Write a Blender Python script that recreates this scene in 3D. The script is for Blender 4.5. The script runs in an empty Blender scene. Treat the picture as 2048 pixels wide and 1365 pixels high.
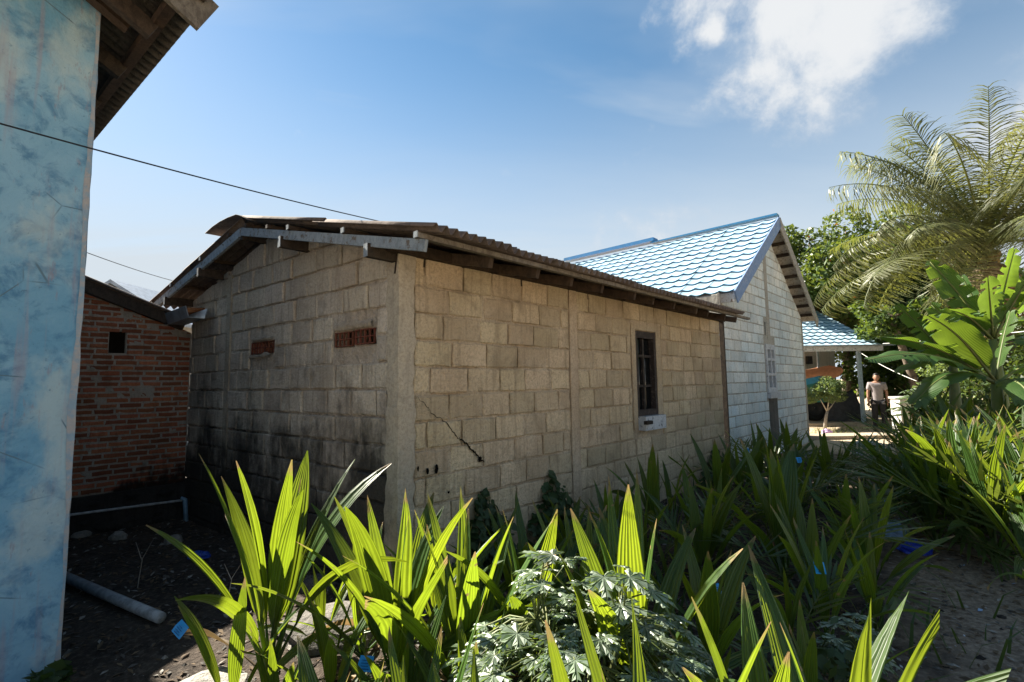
import bpy, math, random
from mathutils import Vector as V, Matrix, Euler, noise

R = math.radians
scene = bpy.context.scene
col = scene.collection

# ------------------------------------------------------------------ camera
cam_data = bpy.data.cameras.new('camera')
cam_data.lens = 17.0
cam_data.sensor_width = 36.0
cam_data.clip_start = 0.05
cam_data.clip_end = 2000
cam = bpy.data.objects.new('camera', cam_data)
col.objects.link(cam)
_p, _r = R(4.98), R(-0.87)
_fw = V((0, math.cos(_p), math.sin(_p)))
_up = V((0, -math.sin(_p), math.cos(_p)))
_rt = V((1, 0, 0))
_rt2 = _rt * math.cos(_r) + _up * math.sin(_r)
_up2 = -_rt * math.sin(_r) + _up * math.cos(_r)
cam.matrix_world = Matrix(((_rt2.x, _up2.x, -_fw.x, 0), (_rt2.y, _up2.y, -_fw.y, 0),
                           (_rt2.z, _up2.z, -_fw.z, 1.6), (0, 0, 0, 1)))
scene.camera = cam

# ------------------------------------------------------------------ light
SUN_EL, SUN_AZ = R(39), R(-52.2)             # azimuth from +Y towards +X
sun_dir = V((math.sin(SUN_AZ) * math.cos(SUN_EL), math.cos(SUN_AZ) * math.cos(SUN_EL), math.sin(SUN_EL)))
sl = bpy.data.lights.new('sun', 'SUN')
sl.energy = 4.4
sl.angle = R(0.53)
sl.color = (1.0, 0.93, 0.80)
sun = bpy.data.objects.new('sun', sl)
sun.rotation_euler = sun_dir.to_track_quat('Z', 'Y').to_euler()
col.objects.link(sun)

world = bpy.data.worlds.new('World')
scene.world = world
world.cycles.sampling_method = 'MANUAL'
world.cycles.sample_map_resolution = 512
world.use_nodes = True
wn, wl = world.node_tree.nodes, world.node_tree.links
wn.clear()


def wnode(t, **kw):
    n = wn.new(t)
    for k, v in kw.items():
        setattr(n, k, v)
    return n


def wmath(op, a, b=None, c=None, clamp=False):
    n = wn.new('ShaderNodeMath')
    n.operation = op
    n.use_clamp = clamp
    for i, x in enumerate((a, b, c)):
        if x is None:
            continue
        if isinstance(x, (int, float)):
            n.inputs[i].default_value = x
        else:
            wl.new(x, n.inputs[i])
    return n.outputs[0]


sky = wnode('ShaderNodeTexSky', sky_type='NISHITA', sun_disc=False)
sky.sun_elevation = SUN_EL
sky.sun_rotation = SUN_AZ
sky.altitude = 0
sky.air_density = 1.0
sky.dust_density = 0.15
sky.ozone_density = 2.0
hs = wnode('ShaderNodeHueSaturation')
hs.inputs['Saturation'].default_value = 1.12
hs.inputs['Value'].default_value = 0.70
hs.inputs['Hue'].default_value = 0.488
wl.new(sky.outputs[0], hs.inputs['Color'])
tc = wnode('ShaderNodeTexCoord')
sep = wnode('ShaderNodeSeparateXYZ')
wl.new(tc.outputs['Generated'], sep.inputs[0])
# cloud sheet: the view direction laid out on a high flat layer
zz = wmath('MAXIMUM', wmath('ADD', sep.outputs[2], 0.12), 0.05)
comb = wnode('ShaderNodeCombineXYZ')
wl.new(wmath('DIVIDE', sep.outputs[0], zz), comb.inputs[0])
wl.new(wmath('DIVIDE', sep.outputs[1], zz), comb.inputs[1])


def wnoise(scale, detail, rough, vec, dist=0.0, lac=2.0):
    n = wnode('ShaderNodeTexNoise')
    n.inputs['Scale'].default_value = scale
    n.inputs['Detail'].default_value = detail
    n.inputs['Roughness'].default_value = rough
    n.inputs['Distortion'].default_value = dist
    n.inputs['Lacunarity'].default_value = lac
    wl.new(vec, n.inputs['Vector'])
    return n.outputs[0]


def sstep(x, a, b):
    n = wnode('ShaderNodeMapRange', interpolation_type='SMOOTHSTEP')
    n.inputs[1].default_value = a
    n.inputs[2].default_value = b
    wl.new(x, n.inputs[0])
    return n.outputs[0]


mp = wnode('ShaderNodeMapping')
mp.inputs['Rotation'].default_value = (0, 0, 0.35)
mp.inputs['Scale'].default_value = (0.45, 1.5, 1)
wl.new(comb.outputs[0], mp.inputs[0])
streak = wnoise(1.0, 5, 0.56, mp.outputs[0], 0.5)
cirrus = wmath('MULTIPLY', sstep(streak, 0.40, 0.72), 0.5)
puff = wnoise(7.0, 7, 0.62, tc.outputs['Generated'], 0.15)


def blob(px, py, rad):                       # one cumulus heap, by its bearing in the sky
    d = (_fw + _rt2 * ((px - 1024) / 967.1) - _up2 * ((py - 682.5) / 967.1)).normalized()
    vm = wnode('ShaderNodeVectorMath', operation='DISTANCE')
    wl.new(tc.outputs['Generated'], vm.inputs[0])
    vm.inputs[1].default_value = d
    return wmath('SUBTRACT', 1.0, wmath('DIVIDE', vm.outputs['Value'], rad))


field = wnoise(1.7, 2, 0.5, comb.outputs[0], 0.3)
heap = wmath('MULTIPLY', wmath('SUBTRACT', field, 0.74), 3.0)
heap = wmath('MAXIMUM', heap, wmath('MULTIPLY', wmath('MAXIMUM', blob(1325, 430, .07), blob(1375, 412, .05)), 0.22))
for b in ((1580, 20, .15), (1510, 140, .10), (1700, 0, .16), (1660, -110, .23), (1430, 60, .04), (2130, 250, .11)):
    k = blob(*b)
    heap = wmath('MAXIMUM', heap, k)
dens = wmath('ADD', wmath('MULTIPLY', heap, 0.9), wmath('MULTIPLY', wmath('SUBTRACT', puff, 0.5), 2.3))
cumulus = sstep(dens, -0.06, 0.62)
low = sstep(sep.outputs[2], 0.62, 0.06)       # moisture veil, thickening towards the horizon
veil = wmath('MULTIPLY', low, wmath('ADD', 0.68, wmath('MULTIPLY', streak, 0.95)), clamp=True)
veil = wmath('MAXIMUM', cirrus, veil, clamp=True)
mixv = wnode('ShaderNodeMix', data_type='RGBA')
wl.new(veil, mixv.inputs[0])
wl.new(hs.outputs[0], mixv.inputs[6])
mixv.inputs[7].default_value = (3.0, 3.35, 3.65, 1)
mixc = wnode('ShaderNodeMix', data_type='RGBA')
wl.new(cumulus, mixc.inputs[0])
wl.new(mixv.outputs[2], mixc.inputs[6])
mixs = wnode('ShaderNodeMix', data_type='RGBA')     # thick parts bright, thin and far sides grey-blue
wl.new(sstep(wmath('ADD', dens, wmath('MULTIPLY', sep.outputs[0], -0.9)), -0.55, 0.35), mixs.inputs[0])
mixs.inputs[6].default_value = (2.3, 2.7, 3.2, 1)
mixs.inputs[7].default_value = (3.7, 3.8, 3.9, 1)
wl.new(mixs.outputs[2], mixc.inputs[7])
bg = wnode('ShaderNodeBackground')
bg.inputs['Strength'].default_value = 0.05
wl.new(mixc.outputs[2], bg.inputs['Color'])
wo = wnode('ShaderNodeOutputWorld')
wl.new(bg.outputs[0], wo.inputs[0])

vs = scene.view_settings
vs.view_transform = 'Standard'
vs.look = 'None'
vs.gamma = 1.0
vs.use_curve_mapping = False
vs.exposure = 2.2
scene.cycles.use_denoising = True
scene.cycles.max_bounces = 5
scene.cycles.diffuse_bounces = 3
scene.cycles.glossy_bounces = 2
scene.cycles.transparent_max_bounces = 6
scene.cycles.sample_clamp_indirect = 4.0


# ------------------------------------------------------------------ materials
MATS = {}


class NT:
    def __init__(self, name):
        self.m = bpy.data.materials.new(name)
        self.m.use_nodes = True
        self.n, self.l = self.m.node_tree.nodes, self.m.node_tree.links
        self.n.clear()
        self.out = self.n.new('ShaderNodeOutputMaterial')
        self.geo = self.n.new('ShaderNodeNewGeometry')
        self.pos = self.geo.outputs['Position']

    def put(self, x, sock):
        if isinstance(x, bpy.types.NodeSocket):
            self.l.new(x, sock)
        elif isinstance(x, tuple) and len(x) == 3 and sock.type == 'RGBA':
            sock.default_value = (*x, 1)
        else:
            sock.default_value = x

    def math(self, op, a, b=0.0, clamp=False):
        n = self.n.new('ShaderNodeMath')
        n.operation = op
        n.use_clamp = clamp
        self.put(a, n.inputs[0])
        self.put(b, n.inputs[1])
        return n.outputs[0]

    def noise(self, scale, detail=4, rough=.55, vec=None, dist=0.0, sc=None):
        n = self.n.new('ShaderNodeTexNoise')
        n.inputs['Scale'].default_value = scale
        n.inputs['Detail'].default_value = detail
        n.inputs['Roughness'].default_value = rough
        n.inputs['Distortion'].default_value = dist
        v = vec or self.pos
        if sc:
            mpn = self.n.new('ShaderNodeMapping')
            mpn.inputs['Scale'].default_value = sc
            self.l.new(v, mpn.inputs[0])
            v = mpn.outputs[0]
        self.l.new(v, n.inputs['Vector'])
        return n.outputs[0]

    def voro(self, scale, feature='F1', vec=None):
        n = self.n.new('ShaderNodeTexVoronoi')
        n.feature = feature
        n.inputs['Scale'].default_value = scale
        self.l.new(vec or self.pos, n.inputs['Vector'])
        return n.outputs['Distance']

    def ramp(self, x, a, b, lo=0.0, hi=1.0):
        n = self.n.new('ShaderNodeMapRange')
        n.interpolation_type = 'SMOOTHSTEP'
        self.put(x, n.inputs[0])
        n.inputs[1].default_value = a
        n.inputs[2].default_value = b
        n.inputs[3].default_value = lo
        n.inputs[4].default_value = hi
        return n.outputs[0]

    def mix(self, f, a, b, mode='MIX'):
        n = self.n.new('ShaderNodeMix')
        n.data_type = 'RGBA'
        n.blend_type = mode
        self.put(f, n.inputs[0])
        self.put(a, n.inputs[6])
        self.put(b, n.inputs[7])
        return n.outputs[2]

    def rnd(self):
        return self.n.new('ShaderNodeObjectInfo').outputs['Random']

    def axis(self, i, vec=None):
        n = self.n.new('ShaderNodeSeparateXYZ')
        self.l.new(vec or self.pos, n.inputs[0])
        return n.outputs[i]

    def vary(self, c, lo, hi, rnd=None):
        """brightness and a little hue from piece to piece"""
        n = self.n.new('ShaderNodeHueSaturation')
        r = rnd or self.rnd()
        self.put(c, n.inputs['Color'])
        self.put(self.ramp(r, 0, 1, lo, hi), n.inputs['Value'])
        self.put(self.math('ADD', .5, self.math('MULTIPLY', self.math('SUBTRACT', self.math('FRACT', self.math('MULTIPLY', r, 17.3)), .5), .014)), n.inputs['Hue'])
        return n.outputs[0]

    def bump(self, h, strength, dist=.01, normal=None):
        n = self.n.new('ShaderNodeBump')
        n.inputs['Strength'].default_value = strength
        n.inputs['Distance'].default_value = dist
        self.put(h, n.inputs['Height'])
        if normal:
            self.l.new(normal, n.inputs['Normal'])
        return n.outputs[0]

    def bsdf(self, c, rough=.8, spec=.3, normal=None, metal=0.0, **kw):
        n = self.n.new('ShaderNodeBsdfPrincipled')
        self.put(c, n.inputs['Base Color'])
        self.put(rough, n.inputs['Roughness'])
        n.inputs['Specular IOR Level'].default_value = spec
        n.inputs['Metallic'].default_value = metal
        for k, v in kw.items():
            self.put(v, n.inputs[k])
        if normal:
            self.l.new(normal, n.inputs['Normal'])
        return n.outputs[0]

    def done(self, shader, key):
        self.l.new(shader, self.out.inputs[0])
        MATS[key] = self.m
        return self.m


def masonry(key, c1, c2, lo=.82, hi=1.12, stain=None, speck=(.05, .04, .03), bumps=.5, streak=.5):
    """sand-cement: two tones, pits, vertical rain streaks, optional black mould with its own outline"""
    t = NT(key)
    big = t.noise(1.3, 3, .6)
    c = t.mix(t.ramp(big, .34, .66), c1, c2)
    blot = t.noise(3.7, 4, .7, dist=.4)
    c = t.mix(t.ramp(blot, .52, .70, 0, .55), c, tuple(x * .55 for x in c2))
    c = t.vary(c, lo, hi)
    fine = t.noise(45, 3, .65)
    c = t.mix(t.ramp(fine, .38, .70, 0, .55), c, tuple(x * .52 for x in c1))
    st = t.noise(5, 2, .6, sc=(4, 4, .35))
    c = t.mix(t.ramp(st, .50, .72, 0, streak), c, tuple(x * .5 for x in c2))
    pit = t.voro(70)
    pm = t.math('MULTIPLY', t.ramp(pit, .22, .08), t.ramp(t.noise(6, 2), .38, .58))
    c = t.mix(t.math('MULTIPLY', pm, .8), c, speck)
    if stain:
        colr, ztop, span, amt = stain
        z = t.axis(2)
        n1 = t.noise(1.5, 4, .6, sc=(1, 1, .8))
        n2 = t.noise(7, 4, .65, sc=(1.3, 1.3, .7))
        h = t.math('ADD', z, t.math('MULTIPLY', t.math('SUBTRACT', n1, .5), -3.2))
        h = t.math('ADD', h, t.math('MULTIPLY', t.math('SUBTRACT', n2, .5), -1.3))
        c = t.mix(t.ramp(h, ztop, ztop - span, 0, amt), c, colr)
    hgt = t.math('ADD', t.math('MULTIPLY', fine, .6), t.math('MULTIPLY', t.noise(12, 2, .6), .9))
    hgt = t.math('SUBTRACT', hgt, t.math('MULTIPLY', pm, .8))
    return t.done(t.bsdf(c, .92, .15, t.bump(hgt, bumps, .028)), key)


MOULD = (.016, .016, .015)
masonry('block_side', (.59, .47, .32), (.485, .375, .245), .84, 1.12, stain=(MOULD, -.2, .6, .85), bumps=.8)
masonry('block_gable', (.58, .505, .41), (.45, .38, .30), .84, 1.12, stain=(MOULD, 1.80, 1.25, .90), bumps=.8)
masonry('mortar_side', (.58, .47, .335), (.455, .35, .235), stain=(MOULD, -.2, .6, .85), bumps=1.0)
masonry('mortar_gable', (.52, .45, .36), (.40, .335, .26), stain=(MOULD, 1.75, 1.1, .92), bumps=1.0)
masonry('cement_column', (.50, .425, .33), (.43, .365, .29), .95, 1.05, stain=((.07, .08, .09), .75, .8, .6), bumps=.4, streak=.25)
masonry('cement_side', (.50, .395, .28), (.43, .33, .22), .95, 1.05, stain=((.02, .03, .045), .25, .4, .9), bumps=.5, streak=.3)
masonry('white_block', (.74, .75, .72), (.60, .68, .71), .86, 1.08, stain=((.05, .055, .06), .1, .9, .85), bumps=.35, streak=.3)
masonry('white_mortar', (.41, .385, .335), (.36, .34, .30), stain=((.05, .055, .06), .1, .9, .8), bumps=.7)
masonry('plinth', (.045, .042, .038), (.028, .026, .024), bumps=.9)
masonry('rubble', (.17, .155, .14), (.10, .095, .085), .6, 1.2, bumps=.9)
masonry('pale_stone', (.34, .32, .29), (.26, .24, .21), .85, 1.15, bumps=.8)
masonry('red_brick', (.36, .13, .07), (.27, .09, .048), .55, 1.3, stain=((.012, .009, .007), .75, .6, .95), bumps=.7, streak=.2)
masonry('brick_mortar', (.46, .41, .35), (.36, .31, .26), stain=((.012, .009, .008), .75, .6, .95), bumps=1.0)
masonry('old_sheet', (.13, .115, .10), (.075, .066, .058), bumps=.4)
masonry('asbestos', (.21, .165, .14), (.14, .11, .095), .85, 1.15, bumps=.3)
masonry('pale_wall', (.52, .51, .48), (.44, .43, .40), bumps=.2)
masonry('slab', (.46, .385, .29), (.38, .31, .23), .95, 1.05, bumps=.5)
masonry('terracotta', (.35, .16, .07), (.28, .12, .05), .9, 1.1, bumps=.3)


def wood(key, c1, c2, rough=.8, lo=.8, hi=1.15, flake=None):
    t = NT(key)
    tc_ = t.n.new('ShaderNodeTexCoord').outputs['Object']
    g = t.noise(26, 4, .6, vec=t.pos, sc=(1, 1, .6), dist=.6)
    c = t.mix(t.ramp(g, .35, .68), c1, c2)
    c = t.vary(c, lo, hi)
    k = t.noise(130, 3, .6)
    c = t.mix(t.ramp(k, .5, .75, 0, .5), c, tuple(x * .4 for x in c2))
    if flake:
        f = t.noise(16, 6, .7)
        c = t.mix(t.ramp(f, .54, .62), c, flake)
    return t.done(t.bsdf(c, rough, .2, t.bump(t.math('ADD', g, k), .45, .008)), key)


wood('old_timber', (.06, .045, .034), (.032, .025, .02))
wood('brown_timber', (.075, .05, .034), (.04, .028, .02))
wood('grey_timber', (.21, .18, .145), (.12, .10, .08))
wood('barge_paint', (.31, .35, .38), (.22, .25, .28), flake=(.14, .115, .095))
wood('blue_fascia', (.17, .25, .42), (.13, .20, .35), .6, flake=(.28, .33, .42))
wood('white_fascia', (.42, .41, .38), (.33, .31, .28), flake=(.16, .12, .09))
wood('dark_frame', (.045, .034, .030), (.028, .022, .02), .6, flake=(.09, .07, .06))
wood('white_frame', (.62, .64, .66), (.52, .54, .58), .6, flake=(.30, .30, .32))
wood('sill_paint', (.50, .51, .52), (.40, .41, .42), .7, flake=(.07, .075, .08))

# blue lime-washed plaster, worn through in patches
t = NT('blue_plaster')
n1 = t.noise(1.6, 6, .62, dist=.5)
n2 = t.noise(6, 6, .68, dist=.4)
c = t.mix(t.ramp(n1, .35, .62), (.13, .30, .44), (.22, .39, .51))
c = t.mix(t.ramp(n2, .47, .66, 0, .75), c, (.05, .155, .28))
c = t.mix(t.ramp(t.noise(2.6, 5, .6, sc=(1, 1, .7)), .48, .64, 0, .6), c, (.42, .50, .50))
c = t.mix(t.ramp(t.noise(9, 3, .5, sc=(2.2, 2.2, .12)), .56, .72, 0, .45), c, (.30, .25, .28))
c = t.mix(t.ramp(t.noise(14, 5, .7, sc=(1.5, 1.5, .3)), .60, .70, 0, .6), c, (.25, .21, .24))
c = t.mix(t.ramp(t.noise(30, 4, .7), .62, .72, 0, .6), c, (.07, .15, .22))
vo = t.voro(2.4, 'DISTANCE_TO_EDGE', vec=None)
c = t.mix(t.math('MULTIPLY', t.ramp(vo, .012, .002), t.ramp(t.noise(3, 3), .5, .6)), c, (.10, .17, .22))
t.done(t.bsdf(c, .85, .2, t.bump(t.math('ADD', n2, t.noise(40, 4)), .5, .012)), 'blue_plaster')

t = NT('worn_edge')
c = t.mix(t.ramp(t.noise(18, 5, .7), .4, .6), (.34, .33, .33), (.22, .31, .39))
t.done(t.bsdf(c, .9, .2, t.bump(t.noise(30, 5), .8, .012)), 'worn_edge')


def simple(key, c, rough=.6, spec=.4, metal=0.0, nscale=12, var=.25, bumps=.15, lo=.9, hi=1.1, trans=None, **kw):
    t = NT(key)
    k = t.noise(nscale, 5, .6)
    cc = t.mix(t.ramp(k, .3, .7), c, tuple(x * (1 - var) for x in c))
    cc = t.vary(cc, lo, hi)
    return t.done(t.bsdf(cc, rough, spec, t.bump(k, bumps, .01), metal, **kw), key)


simple('tile_pale', (.40, .555, .66), .30, .55, 0, 5, .12, .05, .9, 1.08)  # sun glare on the blue tile face put into the pale colour
simple('tile_lip', (.03, .22, .42), .4, .5)  # the same blue tile paint, as it looks at the shaded lip
simple('ridge_blue', (.035, .22, .46), .4, .5, 0, 8, .2, .1)
simple('zinc', (.36, .40, .45), .45, .5, .6, 10, .35, .2)
simple('pvc', (.40, .42, .44), .5, .4, 0, 18, .5, .2)
simple('pvc_blue', (.22, .36, .50), .5, .4, 0, 18, .4, .2)
simple('cable', (.012, .016, .022), .5, .4)
simple('rope', (.55, .55, .52), .8, .2)
simple('black_hole', (.006, .006, .006), 1, 0)
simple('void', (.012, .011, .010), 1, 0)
simple('crack', (.02, .015, .01), 1, 0)
simple('vent_clay', (.22, .075, .045), .85, .2, 0, 40, .4, .4, .85, 1.1)
simple('tag_blue', (.01, .26, .62), .45, .4, 0, 60, .12, .1)
simple('bag_pale', (.22, .33, .50), .35, .5, 0, 30, .4, .5)
simple('bag_blue', (.012, .055, .42), .35, .5, 0, 30, .3, .4)
simple('litter_white', (.55, .57, .60), .7, .3, 0, 30, .4, .3)
simple('tarp_orange', (.55, .27, .13), .6, .3, 0, 8, .25, .3)
simple('truck_teal', (.012, .17, .145), .45, .5, 0, 6, .3, .1)
simple('truck_blue', (.02, .24, .40), .45, .5, 0, 6, .3, .1)
simple('tyre', (.018, .017, .016), .8, .3, 0, 20, .3, .2)
simple('steel_dark', (.03, .03, .032), .6, .4, .3, 20, .3, .2)
simple('cover_cloth', (.045, .047, .052), .7, .3, 0, 9, .4, .4)
simple('post_paint', (.32, .43, .50), .5, .4, 0, 15, .3, .1)
simple('skin', (.30, .165, .105), .55, .35, 0, 20, .1, .05)
simple('hair', (.012, .010, .009), .5, .4, 0, 40, .3, .2)
simple('shirt', (.33, .29, .29), .85, .2, 0, 14, .2, .3)
simple('trousers', (.022, .022, .026), .85, .2, 0, 14, .2, .3)
simple('sandal', (.06, .05, .045), .8, .2)
simple('coconut', (.24, .17, .05), .6, .3, 0, 10, .4, .2, .6, 1.3)
simple('bark', (.19, .15, .115), .95, .15, 0, 14, .55, .9, .8, 1.1)
simple('bark_pale', (.38, .34, .29), .9, .2, 0, 16, .4, .6)
simple('bloom', (.55, .36, .62), .7, .3, lo=.7, hi=1.2)
simple('pot_clay', (.28, .13, .06), .8, .3, 0, 12, .3, .2)

# opaque window panes, the unlit room behind put into their near-black colour
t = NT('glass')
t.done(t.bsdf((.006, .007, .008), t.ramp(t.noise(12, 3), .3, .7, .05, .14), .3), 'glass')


def leafmat(key, c1, c2, trans, tw=.45, rough=.42, spec=.45, stripe=None, lo=.75, hi=1.2, tip=None):
    """leaf blade: top colour, light passing through, ribs along the blade (uv x)"""
    t = NT(key)
    k = t.noise(5, 4, .6)
    c = t.mix(t.ramp(k, .35, .65), c1, c2)
    rn = t.rnd()
    c = t.vary(c, lo, hi, rn)
    tr = t.mix(t.ramp(k, .3, .7), trans, tuple(x * .75 for x in trans))
    tr = t.vary(tr, lo, hi, rn)
    nrm = None
    uvn = t.n.new('ShaderNodeUVMap').outputs[0]
    if stripe:
        u = t.axis(0, uvn)
        w = t.math('SINE', t.math('MULTIPLY', u, stripe * 6.2832))
        c = t.mix(t.ramp(w, .0, 1, 0, .45), c, tuple(x * .55 for x in c1))
        tr = t.mix(t.ramp(w, .3, 1, 0, .55), tr, tuple(x * .45 for x in trans))
        nrm = t.bump(w, .5, .006)
    if tip:
        v = t.axis(1, uvn)
        e = t.math('ADD', v, t.math('MULTIPLY', t.math('SUBTRACT', t.noise(22, 4), .5), .25))
        m = t.math('MULTIPLY', t.ramp(e, .88, 1.0), t.ramp(rn, .25, .4))
        c = t.mix(m, c, tip)
        tr = t.mix(m, tr, tip)
        spot = t.math('MULTIPLY', t.ramp(t.noise(16, 3, .5), .68, .74), t.ramp(rn, .6, .7))
        c = t.mix(spot, c, tip)
        tr = t.mix(spot, tr, tuple(x * .6 for x in tip))
    b = t.bsdf(c, rough, spec, nrm)
    tl = t.n.new('ShaderNodeBsdfTranslucent')
    t.put(tr, tl.inputs[0])
    if nrm:
        t.l.new(nrm, tl.inputs[1])
    mx = t.n.new('ShaderNodeMixShader')
    mx.inputs[0].default_value = tw
    t.l.new(b, mx.inputs[1])
    t.l.new(tl.outputs[0], mx.inputs[2])
    return t.done(mx.outputs[0], key)


leafmat('seedling_leaf', (.035, .085, .018), (.055, .11, .025), (.33, .44, .02), .40, .42, .5, 7, tip=(.34, .23, .10))
leafmat('seedling_old', (.05, .10, .025), (.09, .13, .035), (.27, .34, .04), .34, .45, .45, 2.5, tip=(.34, .24, .12))
leafmat('papaya_leaf', (.15, .20, .135), (.19, .235, .17), (.24, .36, .05), .28, .40, .8, None, .8, 1.25)
leafmat('palm_leaf', (.07, .085, .028), (.115, .12, .05), (.28, .29, .05), .32, .5, .45, None, .8, 1.2)
leafmat('palm_dry', (.24, .18, .10), (.18, .125, .07), (.30, .20, .08), .3, .6, .3, None, .8, 1.2)
leafmat('banana_leaf', (.04, .095, .02), (.06, .12, .032), (.26, .40, .03), .36, .40, .5, 34, .85, 1.15)
leafmat('tree_leaf', (.03, .062, .014), (.055, .095, .02), (.20, .26, .03), .30, .45, .45, None, .8, 1.2)
leafmat('shrub_leaf', (.035, .07, .018), (.055, .10, .025), (.20, .28, .03), .35, .5, .4, None, .7, 1.2)
leafmat('pale_shrub', (.09, .14, .05), (.13, .18, .07), (.32, .40, .08), .35, .45, .45, None, .8, 1.2)
leafmat('weed_leaf', (.03, .06, .016), (.045, .085, .025), (.16, .24, .03), .3, .5, .4, None, .7, 1.2)
leafmat('grass', (.10, .14, .04), (.17, .16, .06), (.25, .28, .06), .3, .6, .3)
leafmat('dead_leaf', (.24, .17, .105), (.10, .07, .048), (.2, .12, .06), .2, .8, .2, None, .5, 1.4)
leafmat('stalk', (.10, .14, .035), (.15, .16, .05), (.2, .25, .04), .15, .5, .4)
leafmat('tree_flower', (.45, .20, .03), (.35, .12, .02), (.4, .2, .04), .3, .5, .3)

# soil: dark humus near, sand in the far yard
t = NT('soil')
x_, y_ = t.axis(0), t.axis(1)
k = t.noise(3.0, 6, .65)
k2 = t.noise(28, 5, .7)
c = t.mix(t.ramp(k, .36, .64), (.034, .027, .022), (.070, .054, .042))
c = t.mix(t.ramp(k2, .45, .7, 0, .6), c, (.16, .13, .105))
c = t.mix(t.ramp(t.noise(90, 3, .6), .55, .7, 0, .6), c, (.02, .016, .013))
pth = t.math('ADD', t.math('SUBTRACT', x_, t.math('MULTIPLY', y_, .60)), t.math('MULTIPLY', t.math('SUBTRACT', k, .5), 1.6))
c = t.mix(t.math('MULTIPLY', t.ramp(pth, .2, .9), t.ramp(pth, 2.4, 1.5, 0, .8)), c, t.mix(t.ramp(k2, .35, .65), (.34, .27, .20), (.16, .122, .09)))
yd = t.math('ADD', t.math('ADD', y_, t.math('MULTIPLY', x_, .35)), t.math('MULTIPLY', t.math('SUBTRACT', k, .5), 2.5))
sand = t.mix(t.ramp(k2, .3, .7), (.50, .40, .28), (.42, .33, .225))
c = t.mix(t.ramp(yd, 12.6, 13.8), c, sand)
back = t.math('ADD', y_, t.math('MULTIPLY', t.math('SUBTRACT', k, .5), 1.5))    # unseen ground behind the viewer, paled to sand to bounce light on the walls
c = t.mix(t.ramp(back, .9, -.3), c, sand)
c = t.mix(t.ramp(t.math('SUBTRACT', x_, t.math('MULTIPLY', y_, .45)), 4.6, 5.6), c, sand)  # ground off to the side, also made sand-pale for its bounce light
t.done(t.bsdf(c, .95, .15, t.bump(t.math('ADD', t.math('MULTIPLY', k, .8), k2), .8, .03)), 'soil')


# ------------------------------------------------------------------ mesh helpers
def M(k):
    return MATS[k]


class MB:
    def __init__(self):
        self.v, self.f, self.uv, self.mi = [], [], [], []

    def add(self, vs, fs, uvs=None, mi=0):
        o = len(self.v)
        self.v += [tuple(p) for p in vs]
        self.f += [tuple(i + o for i in q) for q in fs]
        self.uv += list(uvs) if uvs else [(0, 0)] * len(vs)
        self.mi += [mi] * len(fs)
        return self

    def box(self, c, ax, ay, az, hx, hy, hz):
        c, ax, ay, az = V(c), V(ax), V(ay), V(az)
        vs = [c + ax * (sx * hx) + ay * (sy * hy) + az * (sz * hz) for sx in (-1, 1) for sy in (-1, 1) for sz in (-1, 1)]
        return self.add(vs, [(0, 1, 3, 2), (4, 6, 7, 5), (0, 4, 5, 1), (2, 3, 7, 6), (0, 2, 6, 4), (1, 5, 7, 3)])

    def bar(self, a, b, w, h, up=V((0, 0, 1))):
        """timber from a to b, w across, h in the up direction"""
        a, b = V(a), V(b)
        d = (b - a)
        L = d.length
        d.normalize()
        s = d.cross(up).normalized()
        u = s.cross(d).normalized()
        return self.box((a + b) / 2, d, s, u, L / 2, w / 2, h / 2)

    def tube(self, pts, rad, n=8, cap=True):
        pts = [V(p) for p in pts]
        rads = rad if isinstance(rad, (list, tuple)) else [rad] * len(pts)
        vs, fs = [], []
        ref = V((0, 0, 1))
        for i, p in enumerate(pts):
            d = (pts[min(i + 1, len(pts) - 1)] - pts[max(i - 1, 0)]).normalized()
            r0 = ref if abs(d.dot(ref)) < .95 else V((1, 0, 0))
            s = d.cross(r0).normalized()
            u = s.cross(d)
            for k in range(n):
                a = 2 * math.pi * k / n
                vs.append(p + (s * math.cos(a) + u * math.sin(a)) * rads[i])
        for i in range(len(pts) - 1):
            for k in range(n):
                fs.append((i * n + k, i * n + (k + 1) % n, (i + 1) * n + (k + 1) % n, (i + 1) * n + k))
        if cap:
            fs.append(tuple(range(n - 1, -1, -1)))
            fs.append(tuple((len(pts) - 1) * n + k for k in range(n)))
        return self.add(vs, fs)

    def lathe(self, prof, c=(0, 0, 0), n=16):
        c = V(c)
        vs, fs = [], []
        for r, z in prof:
            for k in range(n):
                a = 2 * math.pi * k / n
                vs.append(c + V((r * math.cos(a), r * math.sin(a), z)))
        for i in range(len(prof) - 1):
            for k in range(n):
                fs.append((i * n + k, i * n + (k + 1) % n, (i + 1) * n + (k + 1) % n, (i + 1) * n + k))
        return self.add(vs, fs)

    def mesh(self, name, mats, smooth=False):
        me = bpy.data.meshes.new(name)
        me.from_pydata(self.v, [], self.f)
        for m in (mats if isinstance(mats, (list, tuple)) else [mats]):
            me.materials.append(M(m))
        uvl = me.uv_layers.new(name='UVMap')
        li = [0] * len(me.loops)
        me.loops.foreach_get('vertex_index', li)
        flat = []
        for i in li:
            flat += self.uv[i]
        uvl.data.foreach_set('uv', flat)
        if any(self.mi):
            me.polygons.foreach_set('material_index', self.mi)
        if smooth:
            me.polygons.foreach_set('use_smooth', [True] * len(me.polygons))
        me.update()
        return me

    def build(self, name, mats, parent=None, smooth=False, label=None):
        if parent is not None and parent.get('_o') is not None:
            o = V(parent['_o'])
            self.v = [(p[0] - o.x, p[1] - o.y, p[2] - o.z) for p in self.v]
        ob = bpy.data.objects.new(name, self.mesh(name, mats, smooth))
        col.objects.link(ob)
        if parent is not None:
            ob.parent = parent
            ob['_o'] = parent['_o']
        if label:
            ob['label'] = label
        return ob


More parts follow.
